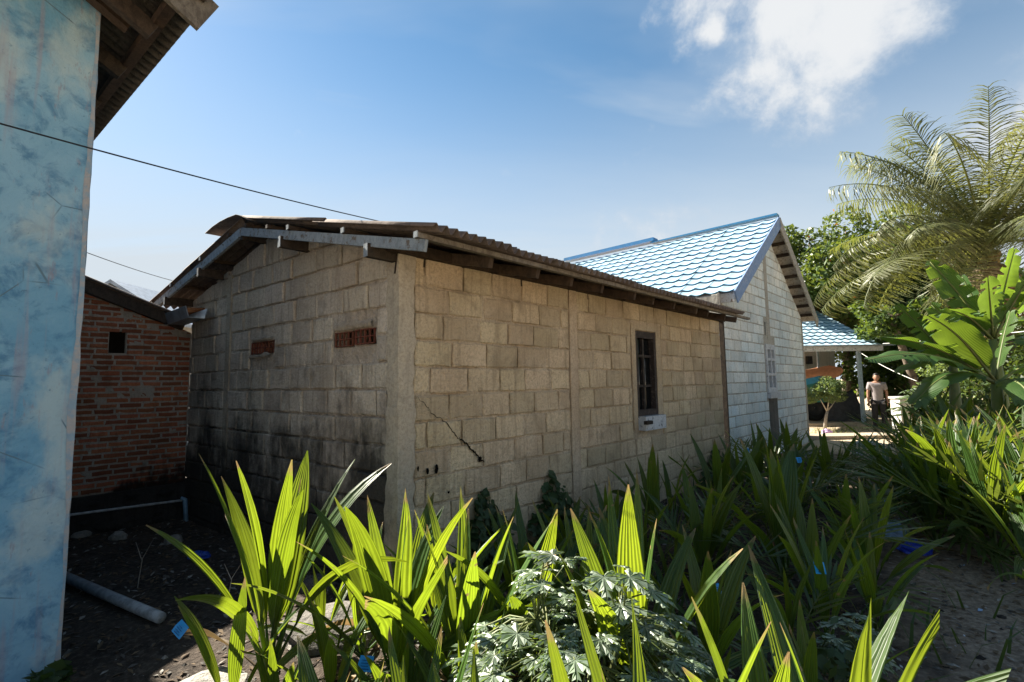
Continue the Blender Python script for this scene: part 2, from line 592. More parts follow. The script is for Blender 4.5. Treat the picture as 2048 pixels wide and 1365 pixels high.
def thing(name, loc, label, cat, group=None):
    o = bpy.data.objects.new(name, None)
    o.empty_display_size = .1
    o.location = loc
    o['_o'] = tuple(loc)
    col.objects.link(o)
    return tag(o, label, cat, group)


def tag(o, label, cat, group=None):
    o['label'] = label
    o['category'] = cat
    if group:
        o['group'] = group
    return o


def solo(mb, name, mats, loc, label, cat, group=None, smooth=False):
    """a thing that is one mesh, its origin at loc"""
    mb.v = [(p[0] - loc[0], p[1] - loc[1], p[2] - loc[2]) for p in mb.v]
    ob = bpy.data.objects.new(name, mb.mesh(name, mats, smooth))
    ob.location = loc
    col.objects.link(ob)
    return tag(ob, label, cat, group)


def structure(mb, name, mats, smooth=False):
    ob = bpy.data.objects.new(name, mb.mesh(name, mats, smooth))
    col.objects.link(ob)
    ob['kind'] = 'structure'
    return ob


def put(mesh, name, parent, loc=(0, 0, 0), rot=(0, 0, 0), sc=1.0):
    o = bpy.data.objects.new(name, mesh)
    o.location = loc
    o.rotation_euler = rot
    o.scale = (sc, sc, sc) if isinstance(sc, (int, float)) else sc
    o.parent = parent
    if parent is not None:
        o['_o'] = parent['_o']
    col.objects.link(o)
    return o


class Frame:
    """a wall plane: a along it, off outwards, z up"""
    def __init__(s, o, a, n):
        s.o, s.a, s.n = V(o), V(a), V(n)

    def __call__(s, a, off, z):
        return s.o + s.a * a + s.n * off + V((0, 0, z))


def clip(poly, conv):
    """2-D polygon against a convex one (counter-clockwise)"""
    out = poly
    for i in range(len(conv)):
        ax, ay = conv[i]
        bx, by = conv[(i + 1) % len(conv)]
        side = lambda p: (bx - ax) * (p[1] - ay) - (by - ay) * (p[0] - ax)
        src, out = out, []
        for j in range(len(src)):
            p, q = src[j], src[(j + 1) % len(src)]
            sp, sq = side(p), side(q)
            if sp >= 0:
                out.append(p)
            if (sp >= 0) != (sq >= 0):
                k = sp / (sp - sq)
                out.append((p[0] + (q[0] - p[0]) * k, p[1] + (q[1] - p[1]) * k))
        if len(out) < 3:
            return []
    return out


def area(p):
    return abs(sum(p[i][0] * p[(i + 1) % len(p)][1] - p[(i + 1) % len(p)][0] * p[i][1] for i in range(len(p)))) / 2


def prism(mb, F, poly, o0, o1):
    n = len(poly)
    vs = [F(a, o0, z) for a, z in poly] + [F(a, o1, z) for a, z in poly]
    fs = [tuple(range(n)), tuple(range(2 * n - 1, n - 1, -1))]
    fs += [(i, (i + 1) % n, n + (i + 1) % n, n + i) for i in range(n)]
    return mb.add(vs, fs)


def rough_piece(F, poly, proud, back, ch, rng, jit):
    """one masonry unit: worn outline, chamfered arris"""
    pts = []
    for i in range(len(poly)):
        p, q = poly[i], poly[(i + 1) % len(poly)]
        L = math.hypot(q[0] - p[0], q[1] - p[1])
        k = 3 if L > .12 else (2 if L > .05 else 1)
        for j in range(k):
            s = j / k
            pts.append((p[0] + (q[0] - p[0]) * s + rng.uniform(-jit, jit), p[1] + (q[1] - p[1]) * s + rng.uniform(-jit, jit)))
    cx = sum(p[0] for p in pts) / len(pts)
    cz = sum(p[1] for p in pts) / len(pts)
    n = len(pts)
    inner = []
    for a, z in pts:
        dx, dz = cx - a, cz - z
        L = math.hypot(dx, dz) or 1
        c2 = ch * rng.uniform(.6, 1.5)
        inner.append((a + dx / L * c2 * 1.3, z + dz / L * c2 * 1.3))
    tilt_a, tilt_z = rng.uniform(-.012, .012), rng.uniform(-.02, .02)
    mb = MB()
    vs = [F(a, proud + (a - cx) * tilt_a + (z - cz) * tilt_z, z) for a, z in inner]
    vs += [F(a, proud - ch * .9 + (a - cx) * tilt_a + (z - cz) * tilt_z, z) for a, z in pts]
    vs += [F(a, back, z) for a, z in pts]
    fs = [tuple(range(n))]
    fs += [(n + i, n + (i + 1) % n, (i + 1) % n, i) for i in range(n)]
    fs += [(2 * n + i, 2 * n + (i + 1) % n, n + (i + 1) % n, n + i) for i in range(n)]
    return mb.add(vs, fs)


def backing(mb, F, outline, holes, o0, o1):
    """wall core with rectangular openings, closed reveals"""
    zs = sorted({0.0, 9.0} | {h[2] for h in holes} | {h[3] for h in holes})
    for z0, z1 in zip(zs, zs[1:]):
        cuts = sorted((h[0], h[1]) for h in holes if h[2] < z1 - 1e-6 and h[3] > z0 + 1e-6)
        a = -20
        for c0, c1 in cuts + [(20, 20)]:
            p = clip([(a, z0), (c0, z0), (c0, z1), (a, z1)], outline)
            if p and area(p) > 1e-5:
                prism(mb, F, p, o0, o1)
            a = c1


def mortar_skin(mb, F, outline, holes, seed, step=.032, base=-.004, amp=.015):
    """hand-trowelled mortar face: swells over some joints, sinks in others"""
    a0, a1 = min(p[0] for p in outline), max(p[0] for p in outline)
    z0, z1 = min(p[1] for p in outline), max(p[1] for p in outline)
    na, nz = int((a1 - a0) / step), int((z1 - z0) / step)
    idx, vs, fs = {}, [], []

    def inside(a, z):
        for i in range(len(outline)):
            p, q = outline[i], outline[(i + 1) % len(outline)]
            if (q[0] - p[0]) * (z - p[1]) - (q[1] - p[1]) * (a - p[0]) < -1e-6:
                return False
        return not any(h[0] - .004 < a < h[1] + .004 and h[2] - .004 < z < h[3] + .004 for h in holes)
    for j in range(nz + 1):
        for i in range(na + 1):
            a, z = a0 + (a1 - a0) * i / na, z0 + (z1 - z0) * j / nz
            if inside(a, z):
                h = base + amp * (noise.noise(V((a * 3.1, z * 4.3, seed))) * 1.3 + .65 * noise.noise(V((a * 11, z * 13, seed + 5)))) + .003 * noise.noise(V((a * 37, z * 37, seed)))
                idx[i, j] = len(vs)
                vs.append(F(a, max(-.016, h), z))
    for j in range(nz):
        for i in range(na):
            q = [idx.get((i, j)), idx.get((i + 1, j)), idx.get((i + 1, j + 1)), idx.get((i, j + 1))]
            if None not in q:
                fs.append(q)
    mb.add(vs, fs)


def courses(F, outline, holes, zlist, lenf, joint, rng, mat, parent, name, proud=(.004, .014), back=-.02, ch=.006, jit=.003, spans=None, limit=300, maxlen=None):
    """running-bond masonry, unit by unit; the spans are free stretches between columns"""
    units = []
    amin, amax = min(p[0] for p in outline), max(p[0] for p in outline)
    spans = spans or [(amin, amax)]
    for ri, (z0, z1) in enumerate(zip(zlist, zlist[1:])):
        for s0, s1 in spans:
            segs = [(s0, s1)]
            for h in holes:
                if h[2] < z1 - .03 and h[3] > z0 + .03:
                    segs = [q for a, b in segs for q in ((a, min(b, h[0])), (max(a, h[1]), b)) if q[1] - q[0] > .03]
            for a, b in segs:
                x = a - (lenf(rng) * rng.uniform(.35, .65) if ri % 2 else rng.uniform(0, .05))
                while x < b - .02:
                    L = lenf(rng)
                    x0, x1 = max(x, a), min(x + L, b)
                    if b - x1 < .06:
                        x1 = b
                    if x1 - x0 > .04:
                        j = joint * rng.uniform(.6, 1.3)
                        p = clip([(x0 + j / 2, z0 + joint / 2), (x1 - j / 2, z0 + joint / 2), (x1 - j / 2, z1 - joint / 2), (x0 + j / 2, z1 - joint / 2)], outline)
                        if p and area(p) > .0012:
                            units.append(p)
                    x = x1 if x1 == b else x + L
                    if x1 == b:
                        break
    def shown(p):
        c = F(sum(q[0] for q in p) / len(p), 0, sum(q[1] for q in p) / len(p))
        return area(p) / max(.3, c.y) ** 2 * (1 if c.z > .35 else .1)
    units.sort(key=shown, reverse=True)
    rest = MB()
    for i, p in enumerate(units):
        mb = rough_piece(F, p, rng.uniform(*proud), back, ch, rng, jit)
        if i < limit:
            mb.build(name, mat, parent)
        else:
            rest.add(mb.v, mb.f)
    if rest.v:
        o = rest.build(name + '_rest', mat, parent)
        o['kind'] = 'stuff'
    return len(units)


def corrugated(mb, P, along, down, L, W, pitch=.088, amp=.026, th=.006, phase=0.0, n_down=2, lift=None):
    """sheet: starts at P, waves across 'along' for W, runs 'down' for L"""
    along, down, P = V(along).normalized(), V(down).normalized(), V(P)
    nrm = along.cross(down).normalized()
    if nrm.z < 0:
        nrm = -nrm
    nx = max(2, int(W / pitch * 8))
    vs, fs = [], []
    for layer in (0, 1):
        for j in range(n_down + 1):
            for i in range(nx + 1):
                x = W * i / nx
                h = amp * math.sin(2 * math.pi * x / pitch + phase) + (0 if layer == 0 else -th)
                if lift:
                    h += lift(i / nx, j / n_down)
                vs.append(P + along * x + down * (L * j / n_down) + nrm * h)
    S = nx + 1
    O = S * (n_down + 1)
    for j in range(n_down):
        for i in range(nx):
            q = j * S + i
            fs.append((q, q + 1, q + S + 1, q + S))
            fs.append((O + q, O + q + S, O + q + S + 1, O + q + 1))
    for i in range(nx):
        e = n_down * S + i
        fs.append((e, e + 1, O + e + 1, O + e))
        fs.append((i + 1, i, O + i, O + i + 1))
    for j in range(n_down):
        q = j * S
        fs.append((q, q + S, O + q + S, O + q))
        q += nx
        fs.append((q + S, q, O + q, O + q + S))
    return mb.add(vs, fs)


Z = V((0, 0, 1))

# ================================================================== ground
def ground_z(x, y):
    """gently uneven soil, flat under the far yard"""
    if not (-9 < x < 16 and -2 < y < 19):
        return 0.0
    n = noise.noise(V((x * .9, y * .9, 3.1))) * .022 + noise.noise(V((x * 3.1, y * 3.1, 7.7))) * .012
    return min(.03, n) - .012


mb = MB()
xs = [-600, -150, -40, -16] + [-9 + .16 * i for i in range(157)] + [24, 60, 200, 600]
ys = [-300, -60, -12] + [-2 + .16 * i for i in range(132)] + [28, 60, 200, 700]
vs = [(x, y, ground_z(x, y)) for y in ys for x in xs]
nx = len(xs)
fs = [(j * nx + i, j * nx + i + 1, (j + 1) * nx + i + 1, (j + 1) * nx + i) for j in range(len(ys) - 1) for i in range(nx - 1)]
structure(mb.add(vs, fs), 'ground', 'soil', True)

# ================================================================== block house
C = V((-.867, 3.70, 0))
T, U = V((.6909, .7230, 0)), V((-.7912, .6115, 0))
nT, nU = V((.7230, -.6909, 0)), V((-.6115, -.7912, 0))
FS, FG = Frame(C, T, nT), Frame(C, U, nU)
rng = random.Random(4)
house = thing('block_house', C, 'unplastered concrete block house with low corrugated roof, its corner towards the viewer', 'house')

# --- side wall with the window
side_out = [(0, -.1), (6.48, -.1), (6.48, 2.66), (0, 2.66)]
side_holes = [(3.56, 4.11, 1.15, 2.26)]
mb = MB()
backing(mb, FS, side_out, side_holes, -.12, -.017)
mortar_skin(mb, FS, side_out, side_holes, 1.5)
side = mb.build('side_wall', 'mortar_side', house, label='tan block wall with one narrow dark window')
zl = [-.06] + [round(.22 + .217 * k, 3) for k in range(11)] + [2.66]
blockholes = [(3.44, 4.26, 1.0, 2.36)]
courses(FS, side_out, blockholes, zl, lambda r: r.uniform(.335, .42), .020, rng, 'block_side', side, 'block',
        proud=(.008, .022), back=-.03, ch=.009, jit=.006, spans=[(.13, 2.14), (2.29, 6.47)], limit=165)
mb = MB()
prism(mb, FS, [(2.14, -.06), (2.29, -.06), (2.28, 2.62), (2.15, 2.62)], -.02, .021)
mb.build('pilaster', 'cement_side', side)
mb = MB()                                        # plaster band round the window
for p in ([(3.455, .99), (3.555, 1.0), (3.555, 2.27), (3.45, 2.28)], [(4.115, 1.0), (4.25, .99), (4.25, 2.28), (4.115, 2.27)], [(3.45, 2.272), (4.25, 2.272), (4.24, 2.36), (3.46, 2.35)]):
    prism(mb, FS, p, -.02, .019)
mb.build('window_surround', 'cement_side', side)
# --- crack and knock-outs
cr = [(.146, 1.513), (.218, 1.448), (.26, 1.40), (.30, 1.365), (.35, 1.335), (.416, 1.302), (.47, 1.24), (.521, 1.188), (.565, 1.15), (.601, 1.131),
      (.64, 1.10), (.684, 1.068), (.72, 1.03), (.758, 1.01), (.798, .941), (.874, .91)]
wd = [.003, .004, .005, .006, .005, .006, .007, .006, .008, .012, .014, .016, .013, .02, .022, .004]
vs, fs = [], []
fine_cr = []
for i in range(len(cr) - 1):
    for k in range(4):
        f = k / 4
        fine_cr.append((cr[i][0] + (cr[i + 1][0] - cr[i][0]) * f + rng.uniform(-.007, .007), cr[i][1] + (cr[i + 1][1] - cr[i][1]) * f + rng.uniform(-.009, .009), (wd[i] + (wd[i + 1] - wd[i]) * f) * rng.uniform(.25, .75)))
for i, (a, z, w) in enumerate(fine_cr):
    vs += [FS(a - w * .6, .0275, z - w * .8), FS(a + w * .6, .0275, z + w * .8)]
    if i:
        fs.append((2 * i - 2, 2 * i, 2 * i + 1, 2 * i - 1))
MB().add(vs, fs).build('crack', 'crack', side)
for a, z, w, h in ((.157, .955, .010, .022), (.247, .924, .017, .030), (.334, .927, .019, .045), (.455, .727, .012, .014), (.80, .955, .025, .02)):
    pts = [(a + w * math.cos(k * .785) * rng.uniform(.7, 1.1), z + h * math.sin(k * .785) * rng.uniform(.7, 1.1)) for k in range(8)]
    MB().add([FS(p, .0285, q) for p, q in pts], [tuple(range(8))]).build('hole', 'black_hole', side)

# --- window
win = MB()
for p in ([(3.56, 1.15), (3.615, 1.15), (3.615, 2.26), (3.56, 2.26)], [(4.055, 1.15), (4.11, 1.15), (4.11, 2.26), (4.055, 2.26)],
          [(3.615, 2.17), (4.055, 2.17), (4.055, 2.26), (3.615, 2.26)], [(3.615, 1.15), (4.055, 1.15), (4.055, 1.23), (3.615, 1.23)]):
    prism(win, FS, p, -.10, .012)
win = win.build('window', 'dark_frame', house, label='narrow dark timber window with small panes')
mb = MB()
prism(mb, FS, [(3.813, 1.23), (3.857, 1.23), (3.857, 2.17), (3.813, 2.17)], -.075, -.03)
for z in (1.52, 1.92):
    prism(mb, FS, [(3.615, z), (3.813, z), (3.813, z + .032), (3.615, z + .032)], -.075, -.033)
    prism(mb, FS, [(3.857, z), (4.055, z), (4.055, z + .032), (3.857, z + .032)], -.075, -.033)
mb.build('glazing_bar', 'dark_frame', win)
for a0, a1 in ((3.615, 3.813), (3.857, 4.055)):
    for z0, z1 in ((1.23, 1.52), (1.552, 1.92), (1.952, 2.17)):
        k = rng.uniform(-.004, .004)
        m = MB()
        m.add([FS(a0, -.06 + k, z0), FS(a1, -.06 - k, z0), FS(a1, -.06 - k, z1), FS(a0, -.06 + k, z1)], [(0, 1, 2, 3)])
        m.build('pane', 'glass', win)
m = MB()
m.box(FS(3.86, .045, 1.058), T, nT, Z, .275, .065, .088)
m.build('sill', 'sill_paint', win, label='chipped white concrete sill')
m = MB()
m.box(FS(3.60, .135, 1.075), T, nT, Z, .075, .025, .022)
m.build('sill_stub', 'old_timber', win)

# --- gable wall
g_out = [(0, -.1), (4.16, -.1), (4.16, 2.72), (2.15, 3.17), (0, 2.68)]
vents = [(1.96, 2.46, 1.945, 2.075), (.30, .575, 1.935, 2.07), (.60, .87, 1.93, 2.065)]
mb = MB()
backing(mb, FG, g_out, vents, -.12, -.017)
mortar_skin(mb, FG, g_out, vents, 8.5)
gable = mb.build('gable_wall', 'mortar_gable', house, label='mould-stained gable wall with three clay vents')
zl = [-.12] + [round(.048 + .217 * k, 3) for k in range(14)] + [3.2]
vh = [(1.93, 2.49, 1.93, 2.12), (.27, .90, 1.92, 2.13)]
courses(FG, g_out, vh, zl, lambda r: r.uniform(.335, .43), .021, rng, 'block_gable', gable, 'block',
        proud=(.008, .023), back=-.03, ch=.009, jit=.006, spans=[(.12, 2.96), (3.08, 4.15)], limit=135)
mb = MB()
prism(mb, FG, [(2.96, -.06), (3.08, -.06), (3.075, 2.90), (2.965, 2.90)], -.02, .021)
mb.build('pilaster', 'mortar_gable', gable)
for a0, a1, z0, z1 in ((1.98, 2.40, 2.08, 2.125), (.33, .86, 2.075, 2.14), (2.02, 2.47, 1.90, 1.942)):
    n = 9
    mb = MB()                                    # rough render smeared over the vents
    vs = []
    for i in range(n + 1):
        a = a0 + (a1 - a0) * i / n
        vs += [FG(a, .012, z0 + rng.uniform(-.004, .004)), FG(a, .022 + rng.uniform(0, .012), (z0 + z1) / 2), FG(a, .006, z1 + rng.uniform(-.015, .02))]
    mb.add(vs, [(3 * i + k, 3 * i + 3 + k, 3 * i + 4 + k, 3 * i + 1 + k) for i in range(n) for k in (0, 1)])
    mb.build('render_patch', 'mortar_gable', gable, True)


def vent_block(a0, a1, z0, z1, cols, diamond=False):
    m = MB()
    b = .008
    for k in range(3):
        z = z0 + (z1 - z0 - b) * k / 2
        prism(m, FG, [(a0, z), (a1, z), (a1, z + b), (a0, z + b)], -.016, .006)
    for k in range(cols + 1):
        a = a0 + (a1 - a0 - b) * k / cols
        prism(m, FG, [(a, z0), (a + b, z0), (a + b, z1), (a, z1)], -.014, .004)
    if diamond:
        zc = (z0 + z1) / 2
        for k in range(cols):
            c = a0 + (a1 - a0) * (k + .5) / cols
            w, h = (a1 - a0) / cols * .36, (z1 - z0) * .36
            ring = [(c - w, zc), (c, zc - h), (c + w, zc), (c, zc + h)]
            for i in range(4):
                p, q = ring[i], ring[(i + 1) % 4]
                s = .72
                prism(m, FG, [p, q, (c + (q[0] - c) * s, zc + (q[1] - zc) * s), (c + (p[0] - c) * s, zc + (p[1] - zc) * s)], -.012, .002)
    m.build('vent_block', 'vent_clay', gable)


vent_block(2.215, 2.455, 1.95, 2.07, 4)
vent_block(1.965, 2.205, 1.95, 2.07, 2, True)
vent_block(.605, .865, 1.935, 2.06, 4)
vent_block(.305, .570, 1.94, 2.065, 4)
# --- corner column, wrapping both walls, with a crumbling arris
mb = MB()
n = 34
vs = []
for i in range(n + 1):
    z = -.06 + 2.70 * i / n
    j = lambda s: rng.uniform(-s, s)
    vs += [FG(.135 + j(.02), -.01, z), FG(.125 + j(.02), .022 + j(.003), z), FG(.03 + j(.004), .026 + j(.003), z), C + nU * .021 + nT * .019 + V((j(.005), j(.005), z)),
           FS(.03 + j(.004), .026 + j(.003), z), FS(.125 + j(.02), .022 + j(.003), z), FS(.137 + j(.02), -.01, z)]
fs = [(7 * i + k, 7 * i + 7 + k, 7 * i + 8 + k, 7 * i + 1 + k) for i in range(n) for k in range(6)]
mb.add(vs, fs).build('corner_column', 'cement_column', house)
# --- walls out of sight close the room
FB_ = Frame(C + U * 4.16, T, -nT)
mb = MB()
prism(mb, FB_, [(.12, -.1), (6.48, -.1), (6.48, 2.6), (.12, 2.6)], -.12, 0)
FE_ = Frame(C + T * 6.48, U, -nU)
prism(mb, FE_, [(.12, -.1), (4.0, -.1), (4.0, 2.66), (2.15, 3.1), (.12, 2.6)], -.12, 0)
mb.build('rear_wall', 'mortar_gable', house)

# --- roof
RU, RZ, EUr, EZr, EUl, EZl = 2.2, 3.315, -.60, 2.635, 5.0, 2.77


def roof_z(u):
    return RZ + (u - RU) / (EUr - RU) * (EZr - RZ) if u < RU else RZ + (u - RU) / (EUl - RU) * (EZl - RZ)


def RP(u, t, dz=0.0):
    return C + U * u + T * t + Z * (roof_z(u) + dz)


roof = MB()
roof.bar(RP(RU, -.24, -.15), RP(RU, 6.4, -.15), .05, .10)
roof = roof.build('roof', 'old_timber', house, label='low roof of weathered corrugated sheets on rough timbers')
for u in (.03, 1.34, 3.23, 4.3):                 # main purlins standing out from the gable
    mb = MB()
    mb.bar(RP(u, -.27, -.185), RP(u, 6.35, -.185), .055, .10)
    mb.build('purlin', 'old_timber', roof)
    mb = MB()
    mb.bar(RP(u, -.274, -.185), RP(u, -.271, -.185), .056, .101)
    mb.build('purlin_end', 'barge_paint', roof)
for u in (1.6, 1.19, .33, -.53, 2.05, 2.45, 3.18, 4.1, 4.8):   # battens right under the sheets
    mb = MB()
    mb.bar(RP(u, -.27, -.05), RP(u, 6.33, -.05), .045, .036)
    mb.build('batten', 'grey_timber' if u < 0 else 'brown_timber', roof)
for u in (1.19, .33, -.53, 3.18, 4.1):
    mb = MB()
    mb.bar(RP(u, -.278, -.045), RP(u, -.2705, -.045), .046, .043)
    mb.build('batten_end', 'barge_paint', roof)
for k in range(11):                              # rafters
    t_ = .47 + .55 * k
    mb = MB()
    mb.bar(RP(RU - .05, t_, -.112), RP(-.47 + rng.uniform(-.03, .03), t_ + rng.uniform(-.02, .02), -.112), .05, .085)
    mb.bar(RP(RU + .05, t_, -.112), RP(4.8, t_, -.112), .05, .085)
    mb.build('rafter', 'brown_timber', roof)
mb = MB()
mb.bar(RP(2.2, -.235, -.115), RP(-.585, -.235, -.112), .028, .082)
mb.build('barge_board', 'barge_paint', roof)
mb = MB()
mb.bar(RP(2.22, -.235, -.115), RP(4.78, -.235, -.105), .028, .09)
mb.build('barge_board', 'barge_paint', roof)
mb = MB()
mb.bar(FS(-.12, .035, 2.655), FS(6.6, .035, 2.655), .07, .085)
mb.build('wall_plate', 'brown_timber', roof)
mb = MB()                                        # steel strap at the corner
mb.bar(FG(-.02, .03, 2.70), FG(.02, .03, 2.46), .006, .012)
mb.build('strap', 'old_timber', roof)
W = .80
for sidei, (eu, ez) in enumerate(((EUr, EZr), (EUl, EZl))):
    slope = (C + U * eu + Z * ez) - (C + U * RU + Z * RZ)
    full = slope.length
    dn = slope.normalized()
    for k in range(9):
        t0 = -.26 + W * .83 * k
        w = min(W, 6.36 - t0)
        if w < .2:
            continue
        ph = 2 * math.pi * (t0 + .26) / .088
        for row, (s0, L) in enumerate(((.02, full * .55), (full * .5, full * .5 + .03))):
            dz = (.012 if row == 0 else 0) + (.004 * (k % 2)) + (.022 if k == 0 and sidei == 0 else 0)
            P = C + U * RU + Z * (RZ + dz) + T * t0 + dn * s0
            kk = rng.uniform(-.02, .03) + (.05 if k == 0 else 0)
            sag = rng.uniform(-.006, .006)
            mb = MB()
            corrugated(mb, P, T, dn, L + (kk if row else 0), w, phase=ph, lift=lambda a, b, sag=sag: sag * math.sin(b * 3.1) + (.01 * b if sag > 0 else 0), n_down=3)
            mb.build('roof_sheet', 'asbestos', roof, True)
for k in range(7):                               # ridge caps; the first has sprung open
    t0 = -.30 + .95 * k
    mb = MB()
    prof = []
    for i in range(9):
        s = -1 + i / 4
        u = RU + s * .24
        z = roof_z(RU) + .035 + .02 * (1 - abs(s)) - (.05 + .03 * abs(s)) * abs(s)
        if k == 0 and s > 0:
            u = RU + s * .78
            z = RZ + .05 + .10 * s - .13 * s * s
        prof.append((u, z + .004 * (k % 2)))
    vs, fs = [], []
    for (u, z) in prof:
        for tt, q in ((t0, 0), (t0 + 1.0, 0), (t0 + 1.0, -.007), (t0, -.007)):
            vs.append(C + U * u + T * tt + Z * (z + q))
    for i in range(8):
        for m_ in range(4):
            fs.append((4 * i + m_, 4 * i + (m_ + 1) % 4, 4 * i + 4 + (m_ + 1) % 4, 4 * i + 4 + m_))
    fs += [(0, 3, 2, 1), (32, 33, 34, 35)]
    mb.add(vs, fs).build('ridge_cap', 'asbestos', roof, True)

# ================================================================== brick house in the alley
B = C + U * 4.158
FK = Frame(B, -T, nT)
bh = thing('brick_house', B, 'red brick house wall with a square hole at the dark end of the alley', 'house')
k_out = [(0, -.1), (1.75, -.1), (1.75, 3.02), (1.09, 2.76), (.16, 2.38), (.02, 2.38)]
k_hole = [(.665, .825, 2.025, 2.29)]
mb = MB()
k_conv = [(.004, -.1), (1.75, -.1), (1.75, 3.0), (.16, 2.375), (.004, 2.32)]
backing(mb, FK, k_conv, k_hole, -.11, -.012)
mortar_skin(mb, FK, k_conv, k_hole, 3.5, .025, .002, .007)
bw = mb.build('wall', 'brick_mortar', bh)
zl = [round(.42 + .0635 * k, 4) for k in range(43)]
courses(FK, k_conv, k_hole, zl, lambda r: r.uniform(.175, .225), .021, rng, 'red_brick', bw, 'brick',
        proud=(.004, .016), back=-.02, ch=.005, jit=.004, spans=[(.006, 1.42)], limit=300)
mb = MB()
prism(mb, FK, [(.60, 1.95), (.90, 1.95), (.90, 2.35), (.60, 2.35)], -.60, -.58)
mb.build('dark_plate', 'void', bh)  # near-black plate behind the opening, stands for the unlit room
mb = MB()
prism(mb, FK, [(0.0, -.1), (1.75, -.1), (1.75, .40), (0.0, .42)], -.05, .06)
mb.build('plinth', 'plinth', bh)
for i in range(16):                              # rubble stones of the plinth
    a, z = rng.uniform(.05, 1.4), rng.uniform(.03, .36)
    r = rng.uniform(.05, .10)
    pts = [(a + r * math.cos(k * .9) * rng.uniform(.7, 1.1), z + r * .7 * math.sin(k * .9) * rng.uniform(.7, 1.1)) for k in range(7)]
    rough_piece(FK, pts, .06 + rng.uniform(.02, .05), .04, .02, rng, .004).build('stone', 'plinth', bh)
rf = MB()
rf.bar(FK(1.6, .05, 2.985), FK(.10, .05, 2.395), .13, .10, up=nT)
rf = rf.build('verge_beam', 'old_timber', bh)
mb = MB()
dn = (FK(.05, 0, 2.42) - FK(1.7, 0, 3.07)).normalized()
corrugated(mb, FK(1.7, .14, 3.115), -nT, dn, 1.8, 3.0, pitch=.1, amp=.02)
mb.build('roof_sheet', 'asbestos', bh, True)
mb = MB()
corrugated(mb, FG(3.70, .20, 2.555), U, -nU * .95 + Z * .10, .22, .85, pitch=.085, amp=.02)
mb.build('roof_sheet', 'terracotta', bh, True, label='orange clay sheet catching the sun beside the valley')
# zinc box gutter that drains the valley
gt = MB()
pr = [(q[0] * 1.5, q[1] * 1.5) for q in ((-.075, .075), (-.055, -.01), (.06, -.01), (.085, .08), (.079, .08), (.056, -.004), (-.051, -.004), (-.069, .075))]
vs = []
for a, dz in ((4.35, 0), (3.42, .03)):
    vs += [FG(a, .20 + o, 2.40 + z + dz) for o, z in pr]
n = len(pr)
gt.add(vs, [(i, (i + 1) % n, n + (i + 1) % n, n + i) for i in range(n)] + [tuple(range(n)), tuple(range(2 * n - 1, n - 1, -1))])
solo(gt, 'gutter', 'zinc', tuple(FG(3.9, .1, 2.4)), 'short bent zinc gutter jutting out between the brick wall and the block gable', 'gutter')

# ================================================================== blue plastered house close by
CL = V((-2.534, 2.821, 0))
Ns = -nU
bl = thing('blue_house', CL, 'weathered light blue plastered house wall with timber eaves', 'house')
FL = Frame(CL, -T, nT)
mb = MB()
prism(mb, FL, [(0, -.1), (4.2, -.1), (4.2, 6.1), (0, 3.95)], -.14, 0)
mb.build('front_wall', 'blue_plaster', bl, label='worn light blue lime-washed wall')
FL2 = Frame(CL, U, Ns)
mb = MB()
prism(mb, FL2, [(.10, -.1), (6.5, -.1), (6.5, 3.9), (.10, 3.9)], -.14, 0)
mb.build('side_wall', 'blue_plaster', bl)
mb = MB()
n = 40
vs = []
for i in range(n + 1):
    z = 4.0 * i / n
    w = .018 + .03 * max(0, noise.noise(V((0, 0, z * 1.7)))) + rng.uniform(-.005, .005) + (.03 if z < 2.2 else 0) * noise.noise(V((3, 1, z)))
    vs += [FL(w + .0, .003, z), FL(-.003 + rng.uniform(-.005, .003), .004, z), FL2(.012, .006 + rng.uniform(-.002, .005), z), FL2(.03, -.001, z)]
mb.add(vs, [(4 * i + k, 4 * i + 4 + k, 4 * i + 5 + k, 4 * i + 1 + k) for i in range(n) for k in range(3)])
mb.build('bare_edge', 'worn_edge', bl, label='corner where the paint has worn to grey render')
SL = .50                                         # roof rise per metre
Q0, QZ = .35, 3.86


def BP(q, u, dz=0.0):                            # q out from the side wall, u back along it
    return CL + Ns * q + U * u + Z * (QZ + (Q0 - q) * SL + dz)


brf = MB()
corrugated(brf, BP(-3.2, -.62), U, (Ns - Z * SL), 3.55 * math.sqrt(1 + SL * SL), 7.2, pitch=.09, amp=.02)
brf = brf.build('roof', 'old_sheet', bl, True)
mb = MB()
mb.bar(BP(.22, -.60, -.06), BP(.22, 6.4, -.06), .055, .06)
mb.bar(BP(-.55, -.60, -.06), BP(-.55, 6.4, -.06), .055, .06)
mb.build('purlin', 'brown_timber', brf)
for u in (-.28, .35, 1.0, 1.7, 2.4, 3.1):
    mb = MB()
    mb.bar(BP(-3, u, -.145), BP(.20, u, -.145), .055, .10)
    mb.build('rafter', 'old_timber', brf)
for u in (-.52, -.08):
    mb = MB()
    mb.bar(BP(-3, u, -.115), BP(.12, u, -.115), .075, .025)
    mb.build('lath', 'brown_timber', brf)
mb = MB()
mb.bar(BP(-3.3, -.655, -.05), BP(.37, -.655, -.05), .03, .23, up=Z)
mb.build('barge_board', 'grey_timber', brf)
mb = MB()
mb.bar(BP(-3.3, -.69, .06), BP(.36, -.69, .06), .024, .11, up=Z)
mb.build('barge_board', 'old_timber', brf)

